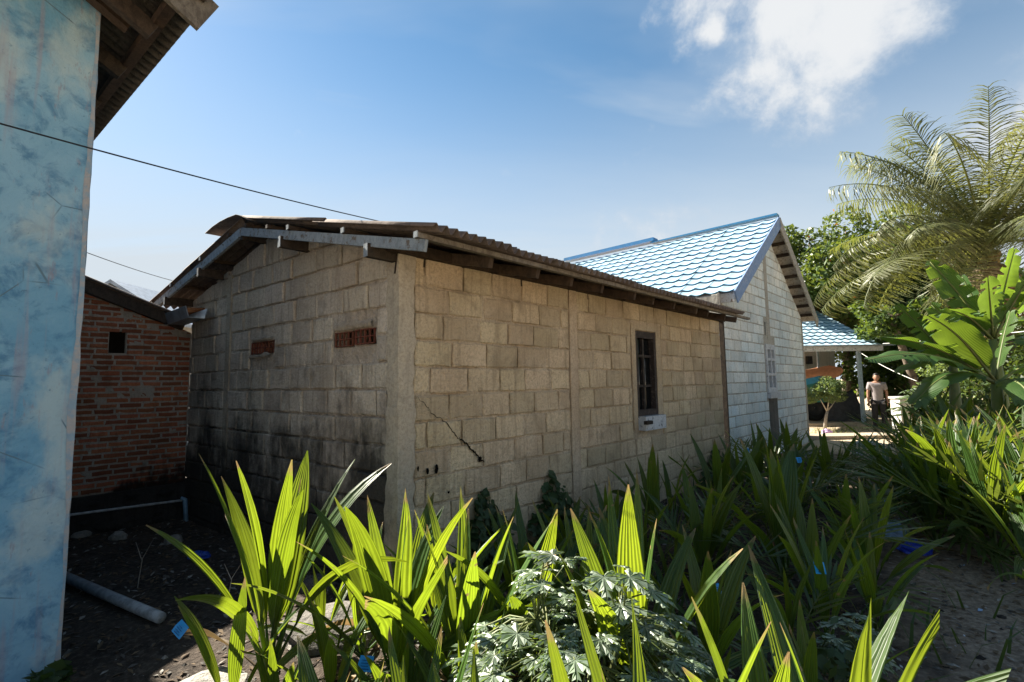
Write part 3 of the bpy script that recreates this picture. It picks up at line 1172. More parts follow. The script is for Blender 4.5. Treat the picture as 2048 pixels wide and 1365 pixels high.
# ================================================================== white block house with blue tiles
WO = C + T * 6.62 - nT * .03
FW = Frame(C - nT * .03, T, nT)
wh = thing('white_house', WO, 'whitewashed block house with shiny blue tile roof behind the tan house', 'house')
w_out = [(6.62, -.1), (12.3, -.1), (12.3, 3.12), (9.55, 5.0), (6.62, 3.12)]
w_hole = [(9.07, 9.70, 1.32, 2.35), (9.12, 9.24, 2.54, 2.83)]
mb = MB()
backing(mb, FW, w_out, w_hole, -.13, 0)
ww = mb.build('gable_wall', 'white_mortar', wh, label='whitewashed gable of small blocks')
zl = [round(-.06 + .2 * k, 3) for k in range(27)]
courses(FW, w_out, [(9.0, 9.78, 1.2, 2.45), (9.06, 9.29, 2.5, 2.86), (9.12, 9.74, -.1, 1.2)], zl, lambda r: r.uniform(.36, .41), .02, rng, 'white_block', ww, 'block',
        proud=(.004, .012), back=-.02, ch=.007, jit=.004, spans=[(6.74, 9.29), (9.51, 12.18)], limit=300)
for a0, a1, z1 in ((6.62, 6.74, 3.15), (12.18, 12.3, 3.1)):
    mb = MB()
    prism(mb, FW, [(a0, -.06), (a1, -.06), (a1, z1), (a0, z1)], -.02, .012)
    mb.build('corner_column', 'white_mortar', ww)
mb = MB()
prism(mb, FW, [(9.30, 2.46), (9.50, 2.46), (9.50, 4.8), (9.30, 4.75)], -.02, .006)
mb.build('pilaster', 'white_mortar', ww)
mb = MB()                                        # water stain below the sill
prism(mb, FW, [(9.14, -.06), (9.72, -.06), (9.72, 1.18), (9.14, 1.19)], .0, .0085)
mb.build('stain', 'rubble', ww)
wn_ = MB()
for p in ([(9.07, 1.32), (9.15, 1.32), (9.15, 2.35), (9.07, 2.35)], [(9.62, 1.32), (9.70, 1.32), (9.70, 2.35), (9.62, 2.35)],
          [(9.15, 2.24), (9.62, 2.24), (9.62, 2.35), (9.15, 2.35)], [(9.15, 1.32), (9.62, 1.32), (9.62, 1.42), (9.15, 1.42)],
          [(9.36, 1.42), (9.42, 1.42), (9.42, 2.24), (9.36, 2.24)], [(9.15, 1.68), (9.36, 1.68), (9.36, 1.73), (9.15, 1.73)], [(9.42, 1.68), (9.62, 1.68), (9.62, 1.73), (9.42, 1.73)],
          [(9.15, 2.0), (9.36, 2.0), (9.36, 2.05), (9.15, 2.05)], [(9.42, 2.0), (9.62, 2.0), (9.62, 2.05), (9.42, 2.05)]):
    prism(wn_, FW, p, -.08, .03)
wn_ = wn_.build('window', 'white_frame', wh, label='narrow white framed window')
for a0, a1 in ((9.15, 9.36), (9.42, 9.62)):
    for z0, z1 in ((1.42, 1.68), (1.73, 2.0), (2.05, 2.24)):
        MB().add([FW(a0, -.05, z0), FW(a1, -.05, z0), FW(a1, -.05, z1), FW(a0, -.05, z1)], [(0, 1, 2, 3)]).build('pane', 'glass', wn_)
mb = MB()
prism(mb, FW, [(9.02, 1.20), (9.74, 1.20), (9.74, 1.315), (9.02, 1.315)], -.02, .08)
mb.build('sill', 'white_frame', wn_)
MB().add([FW(9.12, -.06, 2.54), FW(9.24, -.06, 2.54), FW(9.24, -.06, 2.83), FW(9.12, -.06, 2.83)], [(0, 1, 2, 3)]).build('vent_slot', 'ridge_blue', wh)
mb = MB()
prism(mb, Frame(C + T * 12.3 - nT * .16, -nT, T), [(0, -.1), (5.5, -.1), (5.5, 3.1), (0, 3.1)], -.13, 0)
prism(mb, Frame(C + T * 6.62 - nT * .16, -nT, -T), [(0, -.1), (5.5, -.1), (5.5, 3.1), (0, 3.1)], -.13, 0)
mb.build('side_wall', 'white_mortar', wh)
mb = MB()                                        # dark upright between the two houses
mb.bar(FS(6.53, .03, -.05), FS(6.53, .03, 2.75), .05, .07, up=nT)
mb.build('corner_post', 'old_timber', wh)
# roof
RT, WRZ, ETl, ETr, WEZ = 9.62, 5.20, 6.66, 12.56, 3.17
VO = .26                                         # verge overhang


def WP(t_, off, dz=0.0):
    z = WRZ - abs(t_ - RT) / (RT - ETl) * (WRZ - WEZ)
    return C + T * t_ + nT * off + Z * (z + dz)


wr = MB()
DEP = 5.9
for a, b in ((RT, ETl), (RT, ETr)):              # deck under the tiles
    p = [WP(a, VO - .03, -.05), WP(b, VO - .03, -.05), WP(b, VO - DEP, -.05), WP(a, VO - DEP, -.05)]
    wr.add(p + [q - Z * .02 for q in p], [(0, 1, 2, 3), (7, 6, 5, 4), (0, 4, 5, 1), (1, 5, 6, 2), (2, 6, 7, 3), (3, 7, 4, 0)])
wr = wr.build('roof', 'white_fascia', wh, label='steep roof of glossy blue pressed tiles')


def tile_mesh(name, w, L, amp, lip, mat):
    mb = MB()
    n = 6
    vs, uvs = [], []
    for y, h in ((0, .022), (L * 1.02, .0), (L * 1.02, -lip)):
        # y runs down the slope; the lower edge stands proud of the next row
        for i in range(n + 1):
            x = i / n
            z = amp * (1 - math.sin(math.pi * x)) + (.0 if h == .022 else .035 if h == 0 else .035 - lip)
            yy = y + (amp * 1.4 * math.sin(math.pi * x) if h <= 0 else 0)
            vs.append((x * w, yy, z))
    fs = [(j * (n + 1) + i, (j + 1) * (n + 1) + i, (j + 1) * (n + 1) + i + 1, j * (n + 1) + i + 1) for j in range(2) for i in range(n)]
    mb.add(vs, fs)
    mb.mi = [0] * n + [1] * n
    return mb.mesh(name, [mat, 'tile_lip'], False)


sl_l = WP(ETl, 0) - WP(RT, 0)
rows, cols = 13, 22
tl, twd = sl_l.length / rows, .262
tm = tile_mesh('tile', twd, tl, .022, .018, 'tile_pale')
dn = sl_l.normalized()
xa = -nT
up_ = dn.cross(xa)
if up_.z < 0:
    xa = nT
    up_ = dn.cross(nT)
xdir = dn.cross(up_)
rotm = Matrix((xdir, dn, up_)).transposed() if xdir.cross(dn).dot(up_) > 0 else None
xdir = dn.cross(up_) if dn.cross(up_).cross(dn).dot(up_) > 0 else up_.cross(dn)
rot = Matrix((xdir, dn, xdir.cross(dn))).transposed().to_euler()
for r_ in range(rows):
    for c_ in range(cols):
        off = VO - .02 - (c_ + (1 if xdir.dot(nT) > 0 else 0)) * twd
        P = WP(RT, off) + dn * (tl * r_ + rng.uniform(-.004, .004)) + up_ * (-.03 + (.007 if (c_ // 4) % 2 else 0) + rng.uniform(-.002, .002))
        put(tm, 'tile', wr, P - V(wr['_o']), (rot.x + rng.uniform(-.006, .006), rot.y + rng.uniform(-.006, .006), rot.z))
for a, b, name in ((RT + .02, ETl - .05, 'verge_board'), (RT - .02, ETr + .05, 'verge_board')):
    mb = MB()
    mb.bar(WP(a, VO + .012, -.10), WP(b, VO + .012, -.10), .025, .24, up=Z)
    mb.build(name, 'blue_fascia' if b < RT else 'white_fascia', wr)
mb = MB()
mb.bar(WP(RT, VO - .01, .045), WP(RT, VO - 3.05, .045), .20, .03)
mb.build('ridge_cap', 'ridge_blue', wr)
mb = MB()
mb.bar(WP(RT, VO - 2.95, .12), WP(RT, VO - DEP, .12), .26, .09)
mb.build('ridge_cap', 'ridge_blue', wr)
for k in range(9):                               # battens under the far verge
    s = .08 + .104 * k
    t_ = RT + (ETr - RT) * s
    mb = MB()
    mb.bar(WP(t_, VO - .02, -.11), WP(t_, -.4, -.11), .06, .07)
    mb.build('batten', 'old_timber', wr)
mb = MB()
mb.bar(WP(ETl + .02, VO - .03, -.14), WP(ETl + .02, VO - 4.5, -.14), .03, .16)
mb.build('eave_board', 'white_fascia', wr)
mb = MB()
for k in range(6):
    mb.box(WP(ETl + .12, -.5 - .7 * k, -.28), T, nT, Z, .10, .05, .1)
mb.build('rafter_tail', 'old_timber', wr)

# ================================================================== far gable over the brick roof
fg = thing('distant_house', (-10.7, 13, 0), 'far pale gable peeping over the brick house roof', 'house')
FF = Frame(V((-10.74, 13, 0)), V((1, 0, 0)), V((0, -1, 0)))
mb = MB()
prism(mb, FF, [(-1.6, -.1), (1.6, -.1), (1.6, 3.35), (0, 4.38), (-1.6, 3.35)], -4, 0)
mb.build('wall', 'pale_wall', fg)
mb = MB()
for s in (-1, 1):
    p = [(0, 4.44), (0, 4.54), (s * 1.85, 3.36), (s * 1.85, 3.26)]
    prism(mb, FF, p, -4.2, .25)
mb.build('roof', 'zinc', fg)

# ================================================================== porch house at the end of the yard
ph = thing('porch_house', (10.5, 17, 0), 'house with blue tiled porch roof at the end of the yard', 'house')
mb = MB()
mb.box((10.2, 19.9, 1.35), (1, 0, 0), (0, 1, 0), Z, 3.0, .1, 1.4)
mb.build('back_wall', 'pale_wall', ph)
mb = MB()
mb.box((9.6, 18.2, .04), (1, 0, 0), (0, 1, 0), Z, 3.4, 1.75, .05)
mb.build('floor', 'slab', ph)
pr_ = MB()
e0, e1 = V((6.9, 16.5, 2.70)), V((6.9, 20.6, 4.75))
dn2 = (e0 - e1).normalized()
p = [e0 - Z * .05, e0 + V((5.72, 0, -.05)), e1 + V((5.72, 0, -.05)), e1 - Z * .05]
pr_.add(p + [q - Z * .04 for q in p], [(0, 1, 2, 3), (7, 6, 5, 4), (0, 4, 5, 1), (1, 5, 6, 2), (2, 6, 7, 3), (3, 7, 4, 0)])
pr_ = pr_.build('roof', 'pale_wall', ph)
n_r, n_c = 14, 20
tl2 = (e0 - e1).length / n_r
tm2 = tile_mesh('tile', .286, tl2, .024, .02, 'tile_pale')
x2 = V((1, 0, 0))
z2 = x2.cross(dn2)
if z2.z < 0:
    x2 = V((-1, 0, 0))
    z2 = x2.cross(dn2)
rot2 = Matrix((x2, dn2, z2)).transposed().to_euler()
for r_ in range(n_r):
    for c_ in range(n_c):
        xx = c_ * .286 + (.286 if x2.x < 0 else 0)
        put(tm2, 'tile', pr_, e1 + V((xx, 0, 0)) + dn2 * (tl2 * r_) + z2 * -.02 - V(ph['_o']), rot2)
mb = MB()
mb.box((9.76, 16.44, 2.60), (1, 0, 0), (0, 1, 0), Z, 2.86, .02, .085)
mb.build('fascia', 'white_frame', ph)
mb = MB()
mb.box((9.9, 16.35, 2.70), (1, 0, 0), (0, 1, 0), Z, 3.05, .07, .02)
mb.build('gutter', 'zinc', ph)
for x, y, w in ((12.0, 16.75, .05), (9.0, 16.75, .05), (11.75, 18.6, .03)):
    mb = MB()
    mb.box((x, y, 1.33), (1, 0, 0), (0, 1, 0), Z, w, w, 1.3)
    mb.build('post', 'post_paint', ph)
mb = MB()
mb.box((11.95, 18.4, .95), (1, 0, 0), (0, 1, 0), Z, .6, .02, .03)
mb.build('rail', 'white_frame', ph)
for x in (11.0, 12.0):
    mb = MB()
    mb.box((x + .1, 19.72, 2.35), (1, 0, 0), (0, 1, 0), Z, .09, .08, .16)
    mb.build('wall_lamp', 'steel_dark', ph)

# ================================================================== plants: leaf meshes
def blade_mesh(name, W, bend, petiole, fold, pleat, mat, split=0.0, cols=8, rows_=10, twist=0.0, droop=1.6, skew=.75, wave=.0, seed=0):
    """one palm-seedling leaf of length 1: stalk, then a pleated lance-shaped blade that leans towards +X"""
    rg = random.Random(seed)
    mb = MB()
    N = 22
    cen = [V((0, 0, 0))]
    th = []
    for i in range(N + 1):
        s = i / N
        th.append(bend * s ** droop)
        if i < N:
            cen.append(cen[-1] + V((math.sin(th[-1]), 0, math.cos(th[-1]))) / N)

    def at(s):
        x = min(max(s, 0), 1) * N
        i = min(int(x), N - 1)
        f = x - i
        a = th[i] + (th[i + 1] - th[i]) * f
        return cen[i].lerp(cen[i + 1], f), V((-math.cos(a), 0, math.sin(a)))

    # stalk
    pts = [at(petiole * 1.15 * k / 4)[0] for k in range(5)]
    mb.tube(pts, [.014, .011, .008, .006, .004], 5, False)
    mb.uv[:] = [(.5, 0)] * len(mb.v)
    halves = ((-1, 0), (0, 1)) if split else ((-1, 1),)
    for lo, hi in halves:
        cs = cols // 2 if split else cols
        vs, uvs = [], []
        for j in range(rows_ + 1):
            q = j / rows_
            s = petiole + (1 - petiole) * q
            c, n = at(s)
            w = W * (math.sin(math.pi * min(1, q ** skew * .985 + .015)) ** .85) * .5 + .003
            if split:
                w *= 1.05
            for i in range(cs + 1):
                v = lo + (hi - lo) * i / cs
                tw_ = twist * q
                y = v * w
                z = fold * abs(v) * w + pleat * w * (1 if i % 2 else -1) * (1 if j else .3)
                if split:
                    y += (1 if lo == 0 else -1) * split * max(0, q - .35) ** 1.3
                    c2 = c - V((0, 0, 1)) * (.10 * max(0, q - .5) * (abs(v) ** 1))
                else:
                    c2 = c
                y += wave * math.sin(q * 9 + seed) * (.5 if abs(v) > .6 else .1)
                p = c2 + V((0, 1, 0)) * (y * math.cos(tw_)) + n * (z + y * math.sin(tw_))
                vs.append(p)
                uvs.append(((v + 1) / 2, q))
        k = cs + 1
        fs = [(j * k + i, j * k + i + 1, (j + 1) * k + i + 1, (j + 1) * k + i) for j in range(rows_) for i in range(cs)]
        mb.add(vs, fs, uvs)
    return mb.mesh(name, mat, True)


def feather_mesh(name, L, pairs, mat, bend, up0=0.0, leaflet=.35, width=.022, lift=.35, droopl=.5, stalk=.2, seed=0, rad=.010, fwd=.75, seg=2, curve=1.5):
    """feather leaf: midrib along a curve leaning to +X, leaflets in two ranks, each hanging a little"""
    rg = random.Random(seed)
    N = 26
    cen, th = [V((0, 0, 0))], []
    for i in range(N + 1):
        th.append(up0 + bend * (i / N) ** curve)
        if i < N:
            cen.append(cen[-1] + V((math.sin(th[-1]), 0, math.cos(th[-1]))) * (L / N))
    mb = MB()
    mb.tube(cen[::2], [rad * (1 - .88 * i / (len(cen[::2]) - 1)) for i in range(len(cen[::2]))], 5)
    mb.mi = [1] * len(mb.f)
    for k in range(pairs):
        s = stalk + (1 - stalk) * (k + rg.uniform(-.2, .2)) / pairs
        s = min(.995, max(0, s))
        x = s * N
        i = min(int(x), N - 1)
        c = cen[i].lerp(cen[i + 1], x - i)
        a = th[i]
        d = V((math.sin(a), 0, math.cos(a)))
        n = V((-math.cos(a), 0, math.sin(a)))
        q = (s - stalk) / (1 - stalk)
        ll = leaflet * (.45 + .75 * math.sin(math.pi * min(1, q * .86 + .12))) * rg.uniform(.85, 1.1)
        for sd in (-1, 1):
            dr = (V((0, sd, 0)) * (1 - .35 * q) * rg.uniform(.8, 1.2) + d * (fwd * (.5 + q)) + n * lift * rg.uniform(.4, 1.3)).normalized()
            side = d - dr * d.dot(dr)
            if side.length < .05:
                side = V((0, 0, 1))
            side.normalize()
            vs, p = [], c.copy()
            cur = dr.copy()
            for j in range(seg + 1):
                f = j / seg
                w = width * (math.sin(math.pi * (.22 + .78 * f)) ** .7 if f < 1 else 0.04)
                vs += [p - side * w * .5, p + side * w * .5]
                cur = (cur + V((0, 0, -1)) * droopl * rg.uniform(.6, 1.4) / seg).normalized()
                p = p + cur * (ll / seg)
            fs = [(2 * j, 2 * j + 1, 2 * j + 3, 2 * j + 2) for j in range(seg)]
            mb.add(vs, fs, [(.5, j // 2 / seg) for j in range(len(vs))])
    return mb.mesh(name, mat, False)


BL = []
for i, (W_, bend, pet, fold, split) in enumerate((
        (.16, .25, .22, .25, 0), (.19, .45, .25, .30, 0), (.13, .8, .28, .35, 0), (.15, 1.25, .30, .35, 0), (.20, .15, .22, .15, 0), (.11, .5, .25, .5, 0),
        (.22, .35, .25, .2, .26), (.20, .9, .28, .25, .30), (.12, 1.7, .30, .35, 0), (.17, .6, .22, .3, 0), (.24, .2, .22, .2, .16))):
    BL.append(blade_mesh('leaf_blade', W_ * .60, bend, pet, fold, .07, 'seedling_leaf', split, twist=(-.5, .4, .8, -.9, .2)[i % 5], seed=i, wave=.004))
BLD = [blade_mesh('leaf_dry', .09, b_, .28, .6, .10, 'palm_dry', twist=t_, seed=40 + i, wave=.012) for i, (b_, t_) in enumerate(((1.3, 1.2), (1.9, -1.5), (.9, 2.0)))]
UPR, MIDL, OUT = (0, 4, 1, 10, 0, 5), (1, 9, 6, 2, 5), (2, 3, 7, 8, 3)
FE = [feather_mesh('leaf_feather', 1.0, 9, ['seedling_old', 'stalk'], b, 0, .42, .032, .25, .25, .32, i, .009, 1.3) for i, b in enumerate((.35, .7, 1.1, 1.6))]
TAGM = MB()
TAGM.add([(-.033, 0, -.03), (.033, 0, -.03), (-.034, .004, 0), (.034, .006, 0), (-.03, .016, .032), (.034, .013, .034)], [(0, 1, 3, 2), (2, 3, 5, 4)])
for k in range(4):                                # faint handwriting on the tag
    z = -.02 + .012 * k
    TAGM.add([(-.02, -.002 + (0 if z < 0 else .006 * z / .03), z), (.02 - .006 * (k % 2), -.002, z), (.02 - .006 * (k % 2), -.002, z + .003), (-.02, -.002, z + .003)], [(0, 1, 2, 3)], mi=1)
simple('tag_ink', (.004, .06, .22), .7, .2)
TAGM = TAGM.mesh('tag', ['tag_blue', 'tag_ink'])
GS = 'palm seedlings planted out in front of the block house'
GR = 'palm seedlings crowded in the shaded bed beside the path'


def seedling(x, y, h, n, seed, label, group=GS, tags=(), feather=0.0, spread=1.0, lean=(0, 0), az0=None, up=.35):
    rg = random.Random(seed)
    root = thing('palm_seedling', (x, y, ground_z(x, y) - .01), label, 'seedling', group)
    root.rotation_euler = (lean[0], lean[1], 0)
    a0 = rg.uniform(0, 6.28) if az0 is None else az0
    for k in range(n):
        f = k / max(1, n - 1)
        az = a0 + k * 2.39996 + rg.uniform(-.35, .35)
        tilt = R(4 + (52 * f ** 1.15) * spread + rg.uniform(-4, 4))
        s = h * (.82 + .30 * math.sin(math.pi * min(1, .25 + .75 * f))) * rg.uniform(.86, 1.06)
        if f > .78 and rg.random() < .38:
            me = BLD[rg.randrange(3)]
            tilt += R(28)
            s *= .85
        elif f > .45 and rg.random() < feather:
            me = FE[min(3, int(f * 3 + rg.uniform(-.5, 1)))]
            s *= 1.05
        elif f < up:
            me = BL[rg.choice(UPR)]
        elif f < .7:
            me = BL[rg.choice(MIDL)]
        else:
            me = BL[rg.choice(OUT)]
        put(me, 'leaf', root, (rg.uniform(-.012, .012), rg.uniform(-.012, .012), rg.uniform(0, .05) * h), (rg.uniform(-.08, .08), tilt, az), (s, s * rg.uniform(.8, 1.15), s))
    b = MB()
    b.tube([(0, 0, 0), (0, 0, .06 * h), (0, 0, .16 * h)], [.028 * h, .024 * h, .012 * h], 7)
    o = bpy.data.objects.new('stem', b.mesh('stem', 'stalk', True))
    o.parent = root
    col.objects.link(o)
    for (dx, dy, dz, rz, ry) in tags:
        o = put(TAGM, 'tag', root, (dx, dy, dz), (R(-12), R(ry), R(rz)), 1.0)
        o['label'] = 'small blue plastic name tag'
    return root


S = [  # x, y, height, leaves, seed, label, options
    (-1.36, 2.80, 1.14, 15, 1, 'tall sunlit palm seedling standing by itself at the mouth of the alley', dict(spread=.52)),
    (-.62, 2.62, 1.02, 18, 2, 'bright sunlit palm seedling with very broad pleated leaves and a dark blue tag low down', dict(tags=((-.10, -.2, .30, 8, 10),), spread=.9)),
    (-.26, 2.52, .92, 18, 3, 'sunlit palm seedling with an orange scorched leaf next to the silvery bush', dict(spread=.95)),
    (.08, 2.62, .92, 14, 4, 'slim sunlit palm seedling rising behind the silvery bush near the house corner', dict(spread=.6)),
    (.52, 2.22, 1.02, 15, 5, 'half-lit palm seedling with bleached leaf tips behind the silvery bush', dict(spread=.75)),
    (-.58, 1.66, .70, 10, 6, 'low dark palm seedling under the tall sunlit one', dict(spread=1.2)),
    (-.32, 1.62, .76, 10, 7, 'dark blunt-leaved palm seedling in front of the broad sunlit one', dict(spread=.85)),
    (-.09, 1.42, .80, 8, 8, 'shaded upright palm seedling in front of the silvery bush', dict(spread=.7)),
    (.19, 1.36, .90, 6, 9, 'palm seedling with a torn pale leaf tip at the lower edge of the silvery bush', dict(spread=.5)),
    (.33, 1.34, .92, 6, 10, 'palm seedling showing one wide glowing green leaf before the silvery bush', dict(spread=.45)),
    (.76, 1.62, .92, 8, 11, 'palm seedling with a cream sunlit leaf and a folded blue tag on its stem', dict(spread=.65, tags=((-.16, -.10, .40, 5, 75),))),
    (.94, 1.52, .96, 6, 12, 'palm seedling thrusting one long sunlit leaf sideways over the path', dict(spread=.9)),
    (-1.36, 2.42, .62, 9, 13, 'drooping dark palm seedling carrying a blue tag beside the blue wall', dict(spread=1.5, tags=((-.32, .10, .43, -20, 30),))),
    (.46, 4.20, .62, 8, 14, 'shaded palm seedling nearest the corner weeds on the tan wall', dict(spread=.5)),
    (.86, 4.52, .66, 8, 15, 'shaded palm seedling below the wall pilaster', dict(spread=.6)),
    (1.42, 4.95, .88, 8, 16, 'shaded palm seedling leaning against the tan wall below the window', dict(spread=.7, lean=(0, -.16))),
    (1.72, 5.42, .78, 5, 17, 'thin upright palm seedling straight below the window sill', dict(spread=.3)),
    (2.35, 5.70, .92, 11, 18, 'tall shaded palm seedling between window and white house', dict(spread=.75)),
    (3.05, 6.62, .80, 10, 19, 'shaded palm seedling at the meeting of tan and white walls', dict(feather=.4)),
    (1.45, 3.86, .86, 12, 20, 'shaded palm seedling beside the half-lit one, leaf tips bent over', dict(feather=.3)),
    (2.16, 4.02, 1.02, 14, 21, 'largest shaded palm seedling, in the middle of the planted patch', dict(feather=.15)),
    (3.48, 7.05, .88, 13, 22, 'palm seedling with blue tag in front of the stained white wall', dict(feather=.5, tags=((-.18, -.12, .62, 20, 15), ))),
    (4.80, 8.55, .84, 12, 23, 'palm seedling reaching up before the narrow white window', dict(feather=.3)),
    (4.16, 6.50, .86, 13, 24, 'palm seedling at the path edge opposite the shaded bed', dict(feather=.4)),
    (3.30, 5.75, .80, 12, 25, 'palm seedling with a bright blue tag in the third row', dict(feather=.3, tags=((-.05, -.15, .70, 12, 5), (-.42, -.2, .45, 40, 60)))),
    (2.92, 4.33, .78, 12, 26, 'palm seedling spreading feathery leaves over the pale plastic bag', dict(feather=.7, tags=((.36, .05, .52, 30, 60),))),
    (1.86, 3.02, .74, 9, 27, 'palm seedling with a square blue tag over the path rubbish', dict(spread=.8, tags=((-.06, -.06, .50, 5, 5),))),
    (2.28, 3.22, .66, 9, 28, 'palm seedling with long leaves lying out across the path', dict(spread=1.4)),
    (1.16, 3.02, .52, 9, 29, 'low palm seedling with a square blue tag beside the silvery bush', dict(spread=1.2, tags=((-.02, -.16, .42, 14, -8),))),
    (1.52, 2.86, .54, 9, 30, 'low dark palm seedling between two blue-tagged ones', dict(spread=1.25, feather=.3)),
    (1.10, 3.55, .58, 9, 31, 'small dark palm seedling hidden behind the half-lit one', dict(spread=1.1)),
    (-1.10, 2.35, .48, 10, 68, 'low shaded palm seedling before the flat grey stone', dict(spread=1.3, feather=.5)),
    (-.95, 2.55, .55, 10, 69, 'small sunlit palm seedling touching the flat grey stone', dict(spread=1.2, feather=.6)),
    (-.50, 2.22, .58, 11, 70, 'low half-lit palm seedling in front of the broad-leaved sunlit one', dict(spread=1.1, feather=.4)),
    (-.18, 2.02, .60, 11, 71, 'low leafy palm seedling against the side of the silvery bush', dict(spread=1.1, feather=.4)),
    (-.78, 2.02, .50, 10, 72, 'spreading dark palm seedling below the flat grey stone', dict(spread=1.4, feather=.5)),
    (-1.18, 3.10, .50, 9, 73, 'little palm seedling on the alley side of the flat grey stone', dict(spread=1.1)),
    (-.68, 3.22, .55, 9, 74, 'little palm seedling by the stone at the house corner', dict(spread=1.0)),
    (.70, 1.95, .60, 10, 75, 'low dark palm seedling hugging the outer side of the silvery bush', dict(spread=1.2, feather=.4)),
    (1.30, 2.28, .55, 10, 76, 'low palm seedling beside the leafy path weed', dict(spread=1.3, feather=.5)),
    (-.90, 2.98, .72, 10, 57, 'low sunlit palm seedling between the tall lone one and the broad-leaved one', dict(spread=.9)),
    (-.42, 2.92, .80, 11, 58, 'sunlit palm seedling at the foot of the house corner', dict(spread=.6)),
    (.02, 3.02, .78, 10, 59, 'thin palm seedling just clear of the tan wall weeds', dict(spread=.55)),
    (.34, 2.78, .86, 12, 60, 'palm seedling with narrow half-lit leaves above the silvery bush', dict(spread=.6)),
    (.98, 2.62, .80, 11, 61, 'shaded palm seedling at the outer side of the silvery bush', dict(spread=.8)),
    (1.05, 4.05, .70, 11, 49, 'shaded palm seedling between the silvery bush and the wall weeds', dict(feather=.3)),
    (1.62, 4.45, .74, 12, 50, 'shaded palm seedling in line with the window, one row out', dict(feather=.3)),
    (2.62, 3.72, .80, 12, 51, 'shaded palm seedling between the largest one and the path', dict(feather=.4)),
    (2.90, 5.35, .76, 12, 52, 'palm seedling in the dense row opposite the pale plastic bag', dict(feather=.5)),
    (3.60, 6.25, .80, 12, 53, 'palm seedling in the dense row below the white house corner', dict(feather=.5)),
    (4.45, 7.25, .66, 10, 54, 'palm seedling at the path edge beside the white wall', dict(feather=.5)),
    (2.02, 3.45, .74, 11, 55, 'shaded palm seedling just behind the square-tagged one', dict(feather=.3)),
    (5.40, 9.30, .56, 8, 56, 'last palm seedling before the sunny yard', dict(feather=.4)),
    (2.55, 5.00, .72, 11, 46, 'shaded palm seedling behind the largest one', dict(feather=.4)),
    (1.92, 4.75, .66, 10, 47, 'shaded palm seedling in the second row from the tan wall', dict(feather=.3)),
    (4.10, 7.85, .82, 11, 48, 'palm seedling halfway along the white wall', dict(feather=.5)),
    (6.38, 7.85, 1.05, 14, 32, 'feathery palm seedling at the far corner of the shaded bed, beside the path', dict(group=GR, feather=.8)),
    (5.80, 6.75, 1.00, 14, 33, 'feathery palm seedling spilling over the path from the shaded bed', dict(group=GR, feather=.8)),
    (4.22, 5.10, .95, 14, 34, 'feathery palm seedling in the shaded bed above the bright blue bag', dict(group=GR, feather=.8)),
    (4.32, 4.85, 1.10, 14, 35, 'dark palm seedling with a deep blue tag in the shaded bed', dict(group=GR, feather=.7, tags=((-.05, -.28, .80, 30, 10),))),
    (6.85, 7.75, 1.15, 13, 36, 'palm seedling in the back row of the shaded bed under the long banana leaf', dict(group=GR, feather=.6)),
    (7.40, 7.90, 1.30, 14, 37, 'brightest palm seedling of the bed, standing in a patch of sun', dict(group=GR, feather=.5, spread=.7)),
    (6.69, 6.83, 1.18, 13, 38, 'half-sunlit palm seedling in the middle of the bed', dict(group=GR, feather=.6)),
    (6.56, 6.35, 1.10, 12, 39, 'palm seedling at the outer end of the bed with sun on its tips', dict(group=GR, feather=.5)),
    (4.85, 5.10, 1.10, 13, 40, 'dark palm seedling in the second row of the bed, hanging old leaves', dict(group=GR, feather=.8)),
    (4.80, 4.55, 1.05, 12, 41, 'dark palm seedling at the front outer corner of the bed', dict(group=GR, feather=.7)),
    (3.78, 3.62, .82, 8, 42, 'palm seedling poking one broad leaf in from the picture border', dict(group=GR, spread=1.2)),
    (5.02, 6.20, 1.05, 14, 43, 'feathery palm seedling in the bed midway along the path', dict(group=GR, feather=.9)),
    (5.24, 5.90, 1.08, 13, 44, 'palm seedling crowded into the centre of the shaded bed', dict(group=GR, feather=.7)),
    (4.15, 4.32, 1.10, 14, 77, 'dark palm seedling closing the near corner of the shaded bed', dict(group=GR, feather=.6)),
    (4.52, 4.28, 1.15, 14, 78, 'dense dark palm seedling at the outer near corner of the shaded bed', dict(group=GR, feather=.5)),
    (3.98, 4.72, .95, 13, 79, 'dark palm seedling standing over the bright blue bag', dict(group=GR, feather=.7)),
    (4.55, 5.05, 1.20, 14, 80, 'tall dark palm seedling behind the one over the bright blue bag', dict(group=GR, feather=.6)),
    (4.05, 3.90, .95, 12, 81, 'dark palm seedling cut by the picture border near the path', dict(group=GR, feather=.5)),
    (6.20, 6.75, 1.30, 14, 62, 'tall palm seedling in the thick of the bed under the banana leaves', dict(group=GR, feather=.6, spread=.7)),
    (5.98, 7.25, 1.05, 14, 63, 'palm seedling on the path side of the bed, second from the yard', dict(group=GR, feather=.8)),
    (4.62, 5.65, 1.12, 14, 64, 'palm seedling on the path side of the bed above the pale plastic bag', dict(group=GR, feather=.8)),
    (5.55, 5.25, 1.25, 14, 65, 'tall dark palm seedling towards the outer side of the bed', dict(group=GR, feather=.6)),
    (5.05, 4.95, 1.15, 13, 66, 'dark palm seedling with hanging dry leaves at the front of the bed', dict(group=GR, feather=.7)),
    (6.10, 5.80, 1.25, 13, 67, 'palm seedling beside the short banana sucker', dict(group=GR, feather=.5)),
    (5.75, 6.15, 1.15, 13, 45, 'palm seedling behind the deep-blue-tagged one in the bed', dict(group=GR, feather=.6)),
]
for (x, y, h, n, sd, lab, kw) in S:
    seedling(x, y, h, n, sd, lab, **kw)


